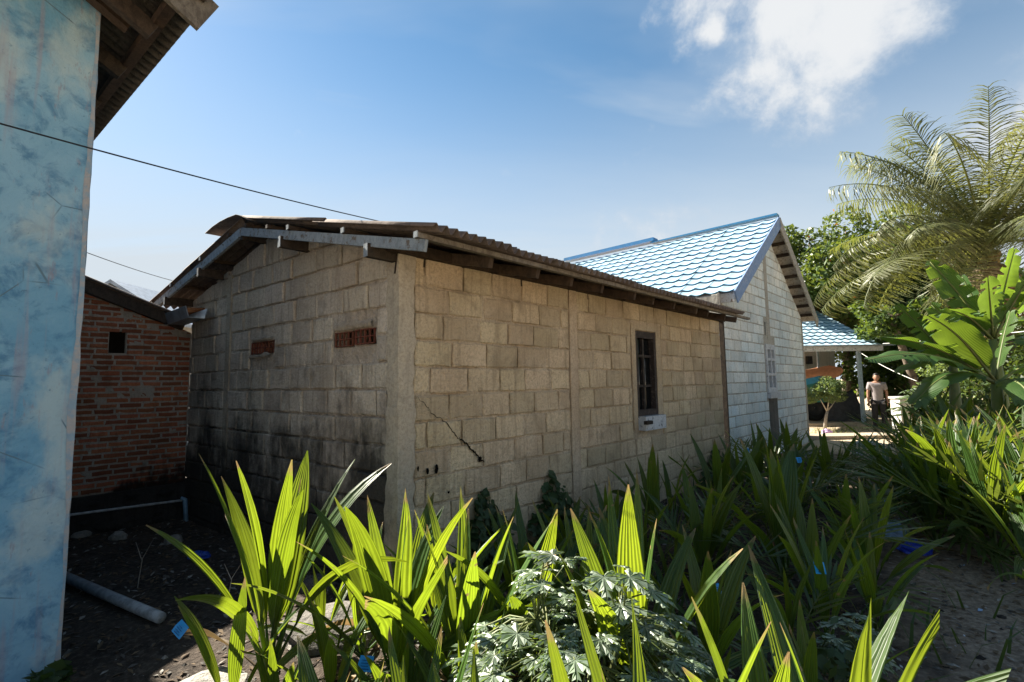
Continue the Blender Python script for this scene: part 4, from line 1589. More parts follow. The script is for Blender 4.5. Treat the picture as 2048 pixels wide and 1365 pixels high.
# ================================================================== silvery lobed bush (papaya-like leaves)
def lobed_mesh(name, seed, mat):
    rg = random.Random(seed)
    mb = MB()
    lobes = 7
    vs, fs, uvs = [(0, 0, 0)], [], [(.5, .5)]
    drop = lambda x, y: -.16 * (x * x + y * y)

    def P(ang, r, z=0):
        x, y = math.cos(ang) * r, math.sin(ang) * r
        return (x, y, drop(x, y) + z)
    out = []
    for k in range(lobes):
        a = -2.35 + 4.7 * k / (lobes - 1)
        Ln = (.62, .82, .95, 1.0, .95, .82, .62)[k] * rg.uniform(.9, 1.1)
        da = 4.7 / (lobes - 1)
        hw = da * .5
        # sinus, tooth, notch, tooth, tip and back
        seq = [(-hw, .15, -.0), (-.16, .38, .03), (-.40, .60, -.02), (-.07, .54, .04), (-.19, .78, -.01), (-.03, .76, .03), (0, 1.0, -.06)]
        for da_, r, z in seq:
            out.append(P(a + da_ * rg.uniform(.85, 1.1), r * Ln, z))
        for da_, r, z in reversed(seq[1:-1]):
            out.append(P(a - da_ * rg.uniform(.85, 1.1), r * Ln, z))
        # a raised midrib point
    out.append(P(2.35 + .4, .22))
    vs += out
    n = len(out)
    uvs += [(.5, .5)] * n
    fs = [(0, i, i + 1) for i in range(1, n)]
    mb.add(vs, fs, uvs)
    return mb.mesh(name, mat, False)


LOB = [lobed_mesh('lobed_leaf', i, 'papaya_leaf') for i in range(5)]


def lobed_bush(x, y, z0, rx, ry, h, n, seed, label, size=(.13, .2), name='papaya_bush', shade=1.0, stems=5, cat='bush'):
    rg = random.Random(seed)
    root = thing(name, (x, y, z0), label, cat)
    m = MB()
    bases = []
    for k in range(stems):
        a = k * 2.4 + rg.random()
        q = V((math.cos(a) * rx * .35, math.sin(a) * ry * .35, h * rg.uniform(.55, .8)))
        m.tube([(0, 0, 0), q * .5 + V((0, 0, .05)), q], [.022, .016, .010], 6)
        bases.append(q)
    o = bpy.data.objects.new('stem', m.mesh('stem', 'stalk', True))
    o.parent = root
    col.objects.link(o)
    for i in range(n):
        a = rg.uniform(0, 6.283)
        r = math.sqrt(rg.random())
        top = rg.random() < .62
        zc = h * (1 - .40 * r * r) * (rg.uniform(.74, 1.06) if top else rg.uniform(.35, .85)) * (1 + .22 * noise.noise(V((math.cos(a) * r * 2.3, math.sin(a) * r * 2.3, seed))))
        p = V((math.cos(a) * r * rx, math.sin(a) * r * ry, zc))
        b = min(bases, key=lambda q: (q - p).length)
        s = rg.uniform(*size)
        out_az = math.atan2(p.y, p.x) + rg.uniform(-.6, .6)
        tl_ = rg.uniform(-.15, .25) + .12 * r
        me = LOB[i % 5]
        o = put(me, 'leaf', root, p, (rg.uniform(-.25, .25), tl_, out_az), (s, s * rg.uniform(.7, 1), s))
        # its stalk
        pm = MB()
        pm.tube([b, (b + p) / 2 + V((0, 0, .03)), p], [.004, .0035, .0025], 4, False)
        st = bpy.data.objects.new('leaf_stalk', pm.mesh('leaf_stalk', 'stalk', True))
        st.parent = root
        col.objects.link(st)
    return root


lobed_bush(.26, 2.02, 0, .52, .46, .84, 230, 5, 'large silvery green bush with deeply cut papaya-like leaves among the seedlings', (.055, .13), stems=9)
lobed_bush(10.05, 11.9, 0, .60, .5, 1.36, 60, 6, 'papaya plant with pale lobed leaves beside the standing man', (.22, .36), 'papaya_plant', stems=4, cat='plant')
lobed_bush(1.62, 2.55, 0, .28, .22, .42, 16, 7, 'soft low weed with grey-green leaves under the seedlings', (.08, .12), 'weed_plant', stems=3, cat='weed')


# ================================================================== trees, shrubs
def leaf_cloud(mb, clumps, n, size, rg, squash=.8, flower=0.0, aspect=.5):
    tot = sum(c[1] ** 2 for c in clumps)
    for c, r in clumps:
        for _ in range(int(n * r * r / tot)):
            d = V((rg.gauss(0, 1), rg.gauss(0, 1), rg.gauss(0, 1))).normalized()
            p = V(c) + V((d.x, d.y, d.z * squash)) * r * rg.uniform(.35, 1.0) ** .5
            nn = (V((rg.gauss(0, 1), rg.gauss(0, 1), rg.gauss(0, 1))) * .8 + d * .5 + Z * .7).normalized()
            a = nn.cross(V((rg.gauss(0, 1), rg.gauss(0, 1), rg.gauss(0, 1)))).normalized()
            b = nn.cross(a)
            s = size * rg.uniform(.6, 1.25)
            mb.add([p - a * s, p + b * s * aspect - nn * s * .1, p + a * s - nn * s * .25, p - b * s * aspect - nn * s * .1],
                   [(0, 1, 2, 3)], mi=1 if rg.random() < flower else 0)


def tree(name, base, trunk_pts, rads, clumps, n, size, seed, label, leafm, cat='tree', bark='bark', flower=0.0, aspect=.5, limbs=True, group=None):
    rg = random.Random(seed)
    root = thing(name, base, label, cat, group)
    m = MB()
    m.tube([V(p) for p in trunk_pts], rads, 9)
    top = V(trunk_pts[-1])
    if limbs:
        for c, r in clumps[::2]:
            c = V(c)
            mid = (top + c) / 2 + V((rg.uniform(-.2, .2), rg.uniform(-.2, .2), rg.uniform(0, .3))) * r
            m.tube([top - (top - V(trunk_pts[-2])) * .2, mid, c], [rads[-1] * .8, rads[-1] * .45, rads[-1] * .12], 5)
    m.build('trunk', bark, root, True)
    m = MB()
    leaf_cloud(m, clumps, n, size, rg, flower=flower, aspect=aspect)
    m.build('crown', [leafm, 'tree_flower'], root)
    return root


def heap_clumps(c, rx, ry, rz, k, r, seed, low=-.6):
    rg = random.Random(seed)
    out = []
    while len(out) < k:
        d = V((rg.uniform(-1, 1), rg.uniform(-1, 1), rg.uniform(low, 1)))
        if .35 < d.length < 1:
            out.append(((c[0] + d.x * rx, c[1] + d.y * ry, c[2] + d.z * rz), r * rg.uniform(.6, 1.25)))
    return out


tree('broadleaf_tree', (14.2, 20.5, 0), [(14.2, 20.5, -.1), (14.1, 20.4, 1.6), (14.2, 20.4, 3.2)], [.28, .22, .17],
     heap_clumps((14.2, 20.5, 5.7), 3.8, 2.6, 3.2, 60, 1.0, 3, -.9), 30000, .12, 3, 'big dense broadleaf tree behind the white house', 'tree_leaf', flower=.006)
tree('broadleaf_tree', (17.5, 19.5, 0), [(17.5, 19.5, -.1), (17.3, 19.4, 1.8), (17.4, 19.4, 3.0)], [.22, .17, .12],
     heap_clumps((17.6, 19.5, 3.9), 3.6, 2.2, 2.9, 40, .95, 4, -1), 18000, .12, 4, 'darker broadleaf tree behind the coconut palm', 'shrub_leaf')
tree('leaning_tree', (13.2, 15.6, 0), [(13.2, 15.6, -.1), (12.75, 15.5, 1.7), (12.35, 15.4, 2.9), (12.15, 15.4, 3.6)], [.13, .12, .10, .07],
     heap_clumps((12.7, 16.0, 3.6), 1.2, 1.0, .9, 16, .5, 9), 2600, .10, 9, 'dark leaning tree with bare grey trunk next to the porch', 'shrub_leaf')
tree('yard_tree', (9.78, 15.3, 0), [(9.72, 15.3, -.05), (9.78, 15.3, .35), (9.86, 15.3, .62)], [.055, .045, .03],
     [((9.45, 15.3, 1.12), .30), ((9.75, 15.2, 1.28), .32), ((10.1, 15.3, 1.25), .33), ((9.95, 15.4, 1.48), .26), ((10.3, 15.35, 1.05), .24), ((9.3, 15.25, .98), .22), ((9.85, 15.1, 1.05), .28), ((10.2, 15.2, 1.4), .2)],
     3600, .038, 10, 'small round-headed ornamental tree with forked pale trunk in the sunny yard', 'pale_shrub', bark='bark_pale')
for i, (x, y, r, h, lab) in enumerate(((14.6, 18.2, 1.7, 2.2, 'dark bushy tree directly behind the standing man'), (20.5, 21.0, 3.2, 3.6, 'wide dark tree beyond the coconut palm'), (11.0, 25.5, 3.4, 3.4, 'dark tree behind the porch house roof'),
                                  (24.5, 17.0, 3.2, 3.6, 'dark tree far behind the banana plants'), (17.0, 13.6, 1.9, 2.6, 'dense dark tree just beyond the palm trunk'))):
    tree('garden_tree', (x, y, 0), [(x, y, -.1), (x + .1, y, h * .35), (x, y, h * .7)], [.18, .14, .09],
         heap_clumps((x, y, h), r, r * .7, h * .95, 26, r * .36, 60 + i, -1), int(3400 * r), .11, 60 + i, lab, 'shrub_leaf')
SH = [((9.6, 10.2, .75), 1.0, .7, .75, 3000, .055, 'shrub_leaf', 'dark shrub behind the back row of the seedling bed'),
      ((11.0, 10.6, 1.2), 1.1, .8, 1.1, 3400, .06, 'shrub_leaf', 'tall dark shrub under the coconut palm'),
      ((11.6, 12.9, 1.5), .9, .7, .8, 3000, .05, 'pale_shrub', 'grey-green shrub behind the papaya plant'),
      ((8.9, 8.6, .55), .8, .5, .6, 2000, .05, 'pale_shrub', 'low yellowish shrub beside the banana stem'),
      ((13.2, 12.6, 1.7), 1.5, 1.0, 1.5, 4500, .075, 'tree_leaf', 'broad green shrub filling the gap beyond the palm trunk'),
      ((15.5, 15.5, 2.0), 2.0, 1.4, 1.9, 5500, .09, 'shrub_leaf', 'dark thicket tree closing the yard beyond the palm')]
for i, (c, rx, ry, rz, n, sz, mt, lab) in enumerate(SH):
    tree('shrub', (c[0], c[1], 0), [(c[0], c[1], -.05), (c[0] + .05, c[1], c[2] * .4), (c[0], c[1], c[2] * .8)], [.05, .04, .025],
         heap_clumps(c, rx, ry, rz, 14, .42 * rx, 20 + i, -1), n, sz, 20 + i, lab, mt, cat='shrub')

# ================================================================== coconut palm
pb = V((12.6, 12.4, 0))
palm = thing('coconut_palm', pb, 'coconut palm with long arching fronds and a cluster of nuts', 'palm')
m = MB()
tp = [V((12.9, 12.2, -.1)), V((12.75, 12.3, 1.5)), V((12.55, 12.4, 3.2)), V((12.45, 12.45, 4.75))]
m.tube(tp, [.24, .17, .15, .20], 12)
m.build('trunk', 'bark', palm, True)
FR = [feather_mesh('frond', 4.3, 70, ['palm_leaf', 'stalk'], b, 0, 1.0, .027, .16, d, .13, i, .045, .75, 4, cv)
      for i, (b, d, cv) in enumerate(((.7, 1.5, 1.7), (1.15, 2.6, 1.5), (1.65, 4.0, 1.3), (2.05, 5.0, 1.2)))]
FRD = feather_mesh('frond', 3.4, 46, ['palm_dry', 'palm_dry'], 2.2, .3, .60, .045, .1, 1.6, .14, 9, .04, .6, 3, 1.0)
crown = V((12.43, 12.45, 4.85)) - pb
rg = random.Random(21)
fr = [  # azimuth (deg, from +X), tilt from vertical, mesh, scale
    (170, 55, 2, .95), (185, 75, 2, .98), (200, 62, 1, .85), (178, 38, 1, .85), (160, 28, 0, .95), (220, 14, 0, 1.0), (95, 10, 0, 1.03), (20, 14, 0, 1.05), (265, 30, 1, .95),
    (300, 42, 1, .95), (340, 35, 1, 1.0), (5, 50, 1, .95), (40, 58, 2, .9), (240, 62, 2, .9), (280, 72, 2, .9), (320, 70, 2, .9), (130, 50, 1, .95), (75, 45, 1, .95),
    (110, 65, 2, .9), (192, 98, 1, .95), (205, 92, 2, .85), (330, 22, 0, .95), (190, 25, 0, .86), (60, 26, 0, 1.0), (172, 82, 1, 1.0), (182, 50, 3, .98), (196, 66, 3, .9), (165, 66, 2, 1.05), (208, 44, 2, .95), (150, 15, 1, 1.0), (285, 18, 0, 1.05), (45, 35, 1, 1.0), (355, 66, 2, .95), (250, 48, 1, .95), (188, 88, 0, 1.0), (155, 34, 1, 1.0), (215, 30, 1, 1.0), (240, 22, 1, 1.05), (310, 30, 1, 1.05), (175, 18, 1, 1.1), (25, 30, 1, 1.1), (120, 28, 1, 1.05), (200, 8, 0, 1.02), (340, 8, 0, 1.02)]
for az, ti, k, s in fr:
    put(FR[k], 'frond', palm, crown + V((rg.uniform(-.08, .08), rg.uniform(-.08, .08), rg.uniform(-.15, .1))), (rg.uniform(-.35, .35), R(ti), R(az)), s)
for az, ti in ((215, 95), (250, 105), (300, 100), (170, 110), (345, 108), (195, 118), (235, 85), (280, 120), (320, 95)):
    o = put(FRD, 'frond', palm, crown + V((0, 0, -.25)), (rg.uniform(-.3, .3), R(ti), R(az)), .75)
    o['label'] = 'dry brown hanging frond'
NUT = MB()
NUT.lathe([(0.001, -.12), (.06, -.10), (.095, -.04), (.10, .02), (.075, .09), (.001, .13)], n=9)
NUT = NUT.mesh('coconut', 'coconut', True)
for k in range(14):
    a = k * 2.4
    put(NUT, 'coconut', palm, crown + V((math.cos(a) * rg.uniform(.15, .33), math.sin(a) * rg.uniform(.15, .33), -.12 - .05 * (k % 5))), (rg.uniform(-.5, .5), rg.uniform(-.5, .5), 0), rg.uniform(.85, 1.1))


# ================================================================== banana plants
def banana_leaf(parent, base, tip, width, sag, roll, seed, fold=.35):
    rg = random.Random(seed)
    base, tip = V(base), V(tip)
    d = tip - base
    mb = MB()
    n, cs = 22, 6
    side0 = d.cross(Z)
    if side0.length < .05:
        side0 = V((1, 0, 0))
    side0.normalize()
    cen = []
    for i in range(n + 1):
        s = i / n
        cen.append(base + d * s + Z * (sag * math.sin(math.pi * s) * d.length))
    mb.tube(cen[::2], [.022 * (1 - .8 * i / (len(cen[::2]) - 1)) + .003 for i in range(len(cen[::2]))], 5)
    mb.mi = [1] * len(mb.f)
    q = Matrix.Rotation(roll, 3, d.normalized())
    for sd in (-1, 1):
        vs, uvs = [], []
        tear = sorted(rg.uniform(.1, .98) for _ in range(4))
        rowsl = []
        for i in range(3, n + 1):
            s = (i - 3) / (n - 3)
            w = width * .5 * (math.sin(math.pi * min(1, .06 + .90 * s ** .8)) ** .55 if s < 1 else .12)
            row = []
            tan = (cen[min(i + 1, n)] - cen[i - 1]).normalized()
            nrm = (q @ side0).cross(tan).normalized()
            if nrm.z < 0 and abs(roll) < 1.2:
                nrm = -nrm
            sv = tan.cross(nrm).normalized() * sd
            for k in range(cs + 1):
                v = k / cs
                wob = .05 * width * math.sin(s * 17 + seed + sd) * v * v
                p = cen[i] + sv * (w * v) + nrm * (fold * w * (v * .5 - v * v * .9) + wob) + tan * (.10 * width * v)
                row.append(p)
                uvs.append((s * 1.7, v))
            rowsl.append(row)
        for r_ in rowsl:
            vs += r_
        K = cs + 1
        torn = {int(t_ * (len(rowsl) - 1)) for t_ in tear}
        fs = []
        for i in range(len(rowsl) - 1):
            for k in range(cs):
                if i in torn and k >= 2:
                    # a split: the strip narrows away from the next one
                    continue
                fs.append((i * K + k, i * K + k + 1, (i + 1) * K + k + 1, (i + 1) * K + k))
        mb.add(vs, fs, uvs)
        for i in torn:
            if i + 1 >= len(rowsl):
                continue
            a, b = rowsl[i], rowsl[i + 1]
            vs2, uv2 = [], []
            for k in range(2, cs + 1):
                f = .97 - .12 * (k - 2) / (cs - 2)
                vs2 += [a[k], a[k].lerp(b[k], f) - Z * .012 * k]
                uv2 += [(i / n * 1.7, k / cs)] * 2
            mb.add(vs2, [(2 * j, 2 * j + 2, 2 * j + 3, 2 * j + 1) for j in range(cs - 2)], uv2)
    return mb.build('leaf', ['banana_leaf', 'stalk'], parent, True)


def banana(base, crown_, leaves, label, seed):
    root = thing('banana_plant', base, label, 'banana plant', 'banana plants by the palm')
    b, c = V(base), V(crown_)
    m = MB()
    m.tube([b - Z * .05, b.lerp(c, .5), c], [.12, .10, .06], 10)
    m.build('stem', 'stalk', root, True)
    for i, (tip, w, sag, roll) in enumerate(leaves):
        tip = V(tip)
        st = c + (tip - c).normalized() * .05
        banana_leaf(root, st, tip, w, sag, roll, seed * 20 + i)
    return root


banana((7.5, 7.55, 0), (7.46, 7.5, 1.50), [((6.34, 7.3, 2.52), .50, .10, .5), ((5.16, 7.0, 1.86), .46, .10, -.35), ((5.70, 6.95, 1.22), .44, .16, -.1), ((7.75, 7.0, .95), .50, .14, .3),
        ((8.6, 7.4, 1.75), .48, .15, 0), ((7.0, 6.4, 1.0), .42, .2, .2), ((7.2, 8.6, 1.9), .45, .15, .0), ((8.1, 6.9, 1.30), .46, .15, -.4), ((6.0, 7.8, 2.25), .44, .10, .2), ((6.75, 7.7, 2.75), .42, .05, .7), ((7.9, 7.6, 2.6), .44, .06, -.6)], 'banana plant with leaves hanging low over the seedling bed', 1)
banana((8.65, 8.6, 0), (8.58, 8.6, 2.25), [((7.76, 8.8, 3.72), .46, .04, .7), ((8.92, 8.4, 3.82), .44, .03, -.9), ((9.0, 8.0, 1.95), .42, .16, .3), ((8.42, 8.9, 3.45), .34, .03, 1.0), ((9.6, 8.4, 3.3), .42, .08, -.6),
        ((9.6, 8.9, 2.6), .42, .15, 0), ((8.2, 9.4, 2.9), .4, .1, 0), ((7.55, 8.3, 2.75), .42, .10, .3), ((8.1, 8.1, 3.25), .40, .05, .6), ((9.3, 8.2, 3.75), .40, .04, -.8)], 'tallest banana plant, its leaves pointing up before the palm', 2)
banana((8.5, 9.4, 0), (8.46, 9.3, 1.85), [((7.66, 9.5, 3.02), .38, .04, .6), ((7.2, 8.9, 2.0), .36, .12, .2), ((8.66, 9.6, 2.9), .32, .03, -.8), ((7.35, 9.3, 1.7), .36, .12, -.2), ((9.2, 9.4, 2.5), .35, .1, 0), ((7.5, 9.6, 2.45), .36, .08, .3), ((8.1, 9.0, 2.85), .34, .04, .7)], 'young pale banana plant behind the low-leaved one', 3)
banana((7.2, 6.1, 0), (7.15, 6.2, .75), [((6.52, 6.4, 1.10), .34, .12, 0), ((7.3, 5.9, 1.12), .36, .12, .2), ((7.8, 6.3, 1.0), .36, .1, 0), ((7.1, 6.9, 1.2), .3, .1, 0)], 'short banana sucker at the outer end of the seedling bed', 4)

# ================================================================== man in the yard
def skin_mesh(name, verts, edges, radii, root=0, sub=2):
    me = bpy.data.meshes.new(name)
    me.from_pydata([tuple(v) for v in verts], edges, [])
    ob = bpy.data.objects.new(name, me)
    col.objects.link(ob)
    ob.modifiers.new('Skin', 'SKIN')
    me.update()
    if not me.skin_vertices:
        bpy.context.view_layer.objects.active = ob
    for sv, r in zip(me.skin_vertices[0].data, radii):
        sv.radius = r if isinstance(r, tuple) else (r, r)
    me.skin_vertices[0].data[root].use_root = True
    sm = ob.modifiers.new('Sub', 'SUBSURF')
    sm.levels = sub
    sm.render_levels = sub
    dg = bpy.context.evaluated_depsgraph_get()
    ev = ob.evaluated_get(dg)
    out = bpy.data.meshes.new_from_object(ev)
    bpy.data.objects.remove(ob)
    out.polygons.foreach_set('use_smooth', [True] * len(out.polygons))
    return out


def part_obj(me, name, mat, parent):
    me.materials.clear()
    me.materials.append(M(mat))
    me.name = name
    o = bpy.data.objects.new(name, me)
    o.parent = parent
    o['_o'] = parent['_o']
    col.objects.link(o)
    return o


man = thing('person', (11.08, 14.8, .0), 'person in a pale grey T-shirt and dark trousers standing in the yard, looking down', 'person')
man.rotation_euler = (0, 0, R(152))               # faces the viewer, turned a little
# local frame: x = own left, y = forward, z up; 1.72 m tall
bv = [(0, 0, .95), (0, .0, 1.10), (0, .0, 1.28), (0, -.01, 1.43), (0, .02, 1.50),              # 0-4 pelvis .. neck
      (.17, -.01, 1.41), (.23, 0, 1.14), (.24, .05, .90), (.235, .07, .83),                   # 5-8 left arm
      (-.17, -.01, 1.41), (-.23, 0, 1.14), (-.23, .06, .90), (-.225, .09, .83),               # 9-12 right arm
      (.09, 0, .90), (.10, .02, .50), (.10, -.01, .09), (.105, .13, .035),                    # 13-16 left leg
      (-.09, 0, .90), (-.12, .05, .50), (-.13, .02, .09), (-.14, .16, .035)]                  # 17-20 right leg
be = [(0, 1), (1, 2), (2, 3), (3, 4), (3, 5), (5, 6), (6, 7), (7, 8), (3, 9), (9, 10), (10, 11), (11, 12), (0, 13), (13, 14), (14, 15), (15, 16), (0, 17), (17, 18), (18, 19), (19, 20)]
br = [(.13, .10), (.125, .095), (.14, .10), (.09, .08), .055, .055, .042, .032, (.036, .022), .055, .042, .032, (.036, .022), .085, .06, .042, (.04, .03), .085, .06, .042, (.04, .03)]
body = skin_mesh('body', bv, be, br)
import bmesh
bm = bmesh.new()
bm.from_mesh(body)


def bm_tube(pts, rads, n=6):
    mbt = MB().tube(pts, rads, n)
    vv = [bm.verts.new(p) for p in mbt.v]
    for f in mbt.f:
        try:
            bm.faces.new([vv[i] for i in f]).smooth = True
        except ValueError:
            pass


def bm_blob(c, r, sx, sy, sz, shape=None, n=14, m_=10):
    rowsb = []
    for j in range(m_ + 1):
        ph_ = math.pi * j / m_
        row = []
        for i in range(n):
            a = 2 * math.pi * i / n
            p = V((math.sin(ph_) * math.cos(a) * sx, math.sin(ph_) * math.sin(a) * sy, math.cos(ph_) * sz)) * r
            if shape:
                p = shape(p)
            row.append(bm.verts.new(V(c) + p))
        rowsb.append(row)
    for j in range(m_):
        for i in range(n):
            try:
                bm.faces.new((rowsb[j][i], rowsb[j + 1][i], rowsb[j + 1][(i + 1) % n], rowsb[j][(i + 1) % n])).smooth = True
            except ValueError:
                pass


HT = Matrix.Rotation(R(-13), 3, 'X')               # head bowed


def face(p):
    q = p.copy()
    if q.z < 0:
        q.x *= 1 + q.z * 2.2
        q.y *= 1 + q.z * .6
    if q.y > .06 and abs(q.x) < .022 and -.045 < q.z < .02:
        q.y += .018
    if q.y > .06 and .015 < abs(q.x) < .05 and -.002 < q.z < .03:
        q.y -= .012
    return HT @ q


bm_blob((0, .045, 1.605), .115, .70, .86, 1.0, face)
for sx in (-1, 1):                                 # ears, then fingers and thumb
    bm_blob(V((0, .045, 1.605)) + HT @ V((sx * .08, -.01, -.005)), .024, .35, .8, 1.2, None, 8, 6)
    w = V((sx * .235 if sx > 0 else -.225, .07 if sx > 0 else .09, .83))
    for k, L in enumerate((.075, .085, .08, .062)):
        b0 = w + V((0, .022 - .016 * k, -.012))
        bm_tube([b0, b0 + V((0, .006, -L * .5)), b0 + V((-sx * .012, .014, -L))], [.0095, .0085, .006])
    b0 = w + V((-sx * .008, .026, .02))
    bm_tube([b0, b0 + V((-sx * .012, .028, -.03)), b0 + V((-sx * .014, .034, -.062))], [.012, .010, .007])
bm.to_mesh(body)
bm.free()
part_obj(body, 'body', 'skin', man)
tv = [bv[0], bv[1], bv[2], bv[3], (.17, -.01, 1.41), (.215, 0, 1.21), (-.17, -.01, 1.41), (-.215, 0, 1.21), (0, 0, .88)]
part_obj(skin_mesh('shirt', tv, [(0, 1), (1, 2), (2, 3), (3, 4), (4, 5), (3, 6), (6, 7), (0, 8)], [(.165, .125), (.16, .12), (.17, .125), (.11, .095), .085, .072, .085, .072, (.165, .13)]), 'shirt', 'shirt', man)
tv = [(0, 0, .93), (.09, 0, .86), (.10, .02, .50), (.10, -.005, .07), (-.09, 0, .86), (-.12, .05, .50), (-.13, .025, .07)]
part_obj(skin_mesh('trousers', tv, [(0, 1), (1, 2), (2, 3), (0, 4), (4, 5), (5, 6)], [(.145, .115), .105, .085, .068, .105, .085, .068]), 'trousers', 'trousers', man)
bm = bmesh.new()
bm_blob(V((0, .045, 1.605)) + HT @ V((0, -.018, .028)), .118, .76, .88, .92, lambda p: HT @ (p if not (p.y > .03 and p.z < .045) else V((p.x * .8, .03, max(p.z, .0)))))
hm = bpy.data.meshes.new('hair')
bm.to_mesh(hm)
bm.free()
part_obj(hm, 'hair', 'hair', man)
for fx, fy in ((.105, .06), (-.14, .09)):
    mb = MB()
    mb.lathe([(.001, 0), (.9, 0), (1, .4), (.95, 1), (.001, 1)], n=12)
    mb.v = [(fx + v[0] * .05, fy + v[1] * .125, .004 + v[2] * .022) for v in mb.v]
    ob = bpy.data.objects.new('sandal', mb.mesh('sandal', 'sandal', True))
    ob.parent = man
    col.objects.link(ob)

# ================================================================== truck under the porch
tk = thing('parked_truck', (10.6, 17.9, .09), 'truck with teal tarpaulin load bed parked under the porch', 'truck')
mb = MB()
mb.box((10.25, 18.2, 1.15), (1, 0, 0), (0, 1, 0), Z, 1.55, .75, .40)
mb.build('bed', 'truck_teal', tk)
for k in range(5):
    mb = MB()
    mb.box((9.3 + .6 * k, 17.43, 1.15), (1, 0, 0), (0, 1, 0), Z, .035, .022, .40)
    mb.build('stake', 'truck_teal' if k % 2 else 'grey_timber', tk)
mb = MB()
vs, fs, nn = [], [], 16
for i in range(nn + 1):
    x = 8.7 + 3.15 * i / nn
    rise = 1.55 + .42 * max(0, (i / nn)) ** 1.4
    hang = .07 + .24 * abs(math.sin(i * .55)) * (.4 + .6 * i / nn) * (1 if i < nn else .4)
    vs += [(x, 18.9, rise + .05), (x, 18.1, rise + .10 + .02 * math.sin(i * 2)), (x, 17.41, rise), (x + .02, 17.38 - .01 * (i % 2), rise - hang)]
fs = [(4 * i + k, 4 * i + 4 + k, 4 * i + 5 + k, 4 * i + 1 + k) for i in range(nn) for k in range(3)]
mb.add(vs, fs).build('tarpaulin', 'tarp_orange', tk, True)
mb = MB()
vs = []
for i in range(9):
    x = 9.0 + 2.0 * i / 8
    vs += [(x, 17.37, 1.10 + .36 * i / 8 + .01 * (i % 2)), (x, 17.36, 1.33 + .36 * i / 8)]
mb.add(vs, [(2 * i, 2 * i + 2, 2 * i + 3, 2 * i + 1) for i in range(8)]).build('side_cloth', 'truck_blue', tk, True)
mb = MB()
mb.box((10.2, 18.2, .66), (1, 0, 0), (0, 1, 0), Z, 1.5, .35, .09)
mb.build('chassis', 'steel_dark', tk)


def wheel(x, y, r):
    mb = MB()
    n = 26
    prof = [(.58, -.11), (.92, -.13), (1, -.09), (1, .09), (.92, .13), (.58, .11)]
    vs = [(x + math.cos(2 * math.pi * k / n) * p * r, y + q, .09 + r + math.sin(2 * math.pi * k / n) * p * r) for p, q in prof for k in range(n)]
    fs = [(j * n + k, j * n + (k + 1) % n, ((j + 1) % 6) * n + (k + 1) % n, ((j + 1) % 6) * n + k) for j in range(6) for k in range(n)]
    w = mb.add(vs, fs).build('wheel', 'tyre', tk, True)
    mb = MB()
    prof = [(.58, -.10), (.5, -.03), (.2, -.05), (.02, -.07)]
    vs = [(x + math.cos(2 * math.pi * k / n) * p * r, y + q, .09 + r + math.sin(2 * math.pi * k / n) * p * r) for p, q in prof for k in range(n)]
    fs = [(j * n + k, j * n + (k + 1) % n, (j + 1) * n + (k + 1) % n, (j + 1) * n + k) for j in range(3) for k in range(n)]
    mb.add(vs, fs).build('rim', 'steel_dark', w, True)


wheel(10.85, 17.62, .46)
wheel(9.2, 17.62, .46)
mb = MB()
mb.box((11.62, 17.9, .62), (1, 0, 0), (0, 1, 0), Z, .12, .1, .1)
mb.build('tail_lamp', 'pot_clay', tk)

# motorbike under a dark cover
mb = MB()
vs, n, rws = [], 18, 7
for j in range(rws):
    f = j / (rws - 1)
    for i in range(n):
        a = 2 * math.pi * i / n
        rx, ry = .85 * (1 - .55 * f ** 1.5), .34 * (1 - .62 * f)
        x = math.cos(a) * rx
        hump = .78 + .30 * math.exp(-((x - .35) / .25) ** 2) + .12 * math.exp(-((x + .3) / .3) ** 2)
        vs.append((11.75 + x * .9, 17.3 + math.sin(a) * ry + .02 * math.sin(i * 2.3), .1 + f * hump + .02 * math.sin(i * 3 + j)))
fs = [(j * n + i, j * n + (i + 1) % n, (j + 1) * n + (i + 1) % n, (j + 1) * n + i) for j in range(rws - 1) for i in range(n)] + [tuple((rws - 1) * n + i for i in range(n))]
solo(mb.add(vs, fs), 'covered_motorbike', 'cover_cloth', (11.75, 17.3, .09), 'motorbike shrouded in dark cloth between the porch post and the truck', 'motorbike', smooth=True)

# white gate pillar with a clay pot next to the man
gp = thing('gate_post', (10.75, 13.5, 0), 'short white plastered pillar near the standing man', 'pillar')
mb = MB()
mb.box((10.75, 13.5, .50), (1, 0, 0), (0, 1, 0), Z, .17, .17, .52)
mb.build('shaft', 'pale_wall', gp)
mb = MB()
mb.box((10.75, 13.5, 1.04), (1, 0, 0), (0, 1, 0), Z, .20, .20, .03)
mb.build('cap', 'pale_wall', gp)
mb = MB()
mb.lathe([(.18, 0), (.27, .30), (.30, .42), (.27, .42), (.24, .34), (.001, .33)], (9.7, 11.5, .38), 18)
mb.lathe([(.20, .0), (.17, .38), (.001, .38)], (9.7, 11.5, 0), 14)
solo(mb, 'clay_pot', 'pot_clay', (9.7, 11.5, 0), 'brown clay pot on a stand in front of the papaya plant', 'pot', smooth=True)

# ================================================================== cables and pipes
def catenary(a, b, sag, n=24):
    a, b = V(a), V(b)
    return [a.lerp(b, i / n) - Z * (sag * 4 * (i / n) * (1 - i / n)) for i in range(n + 1)]


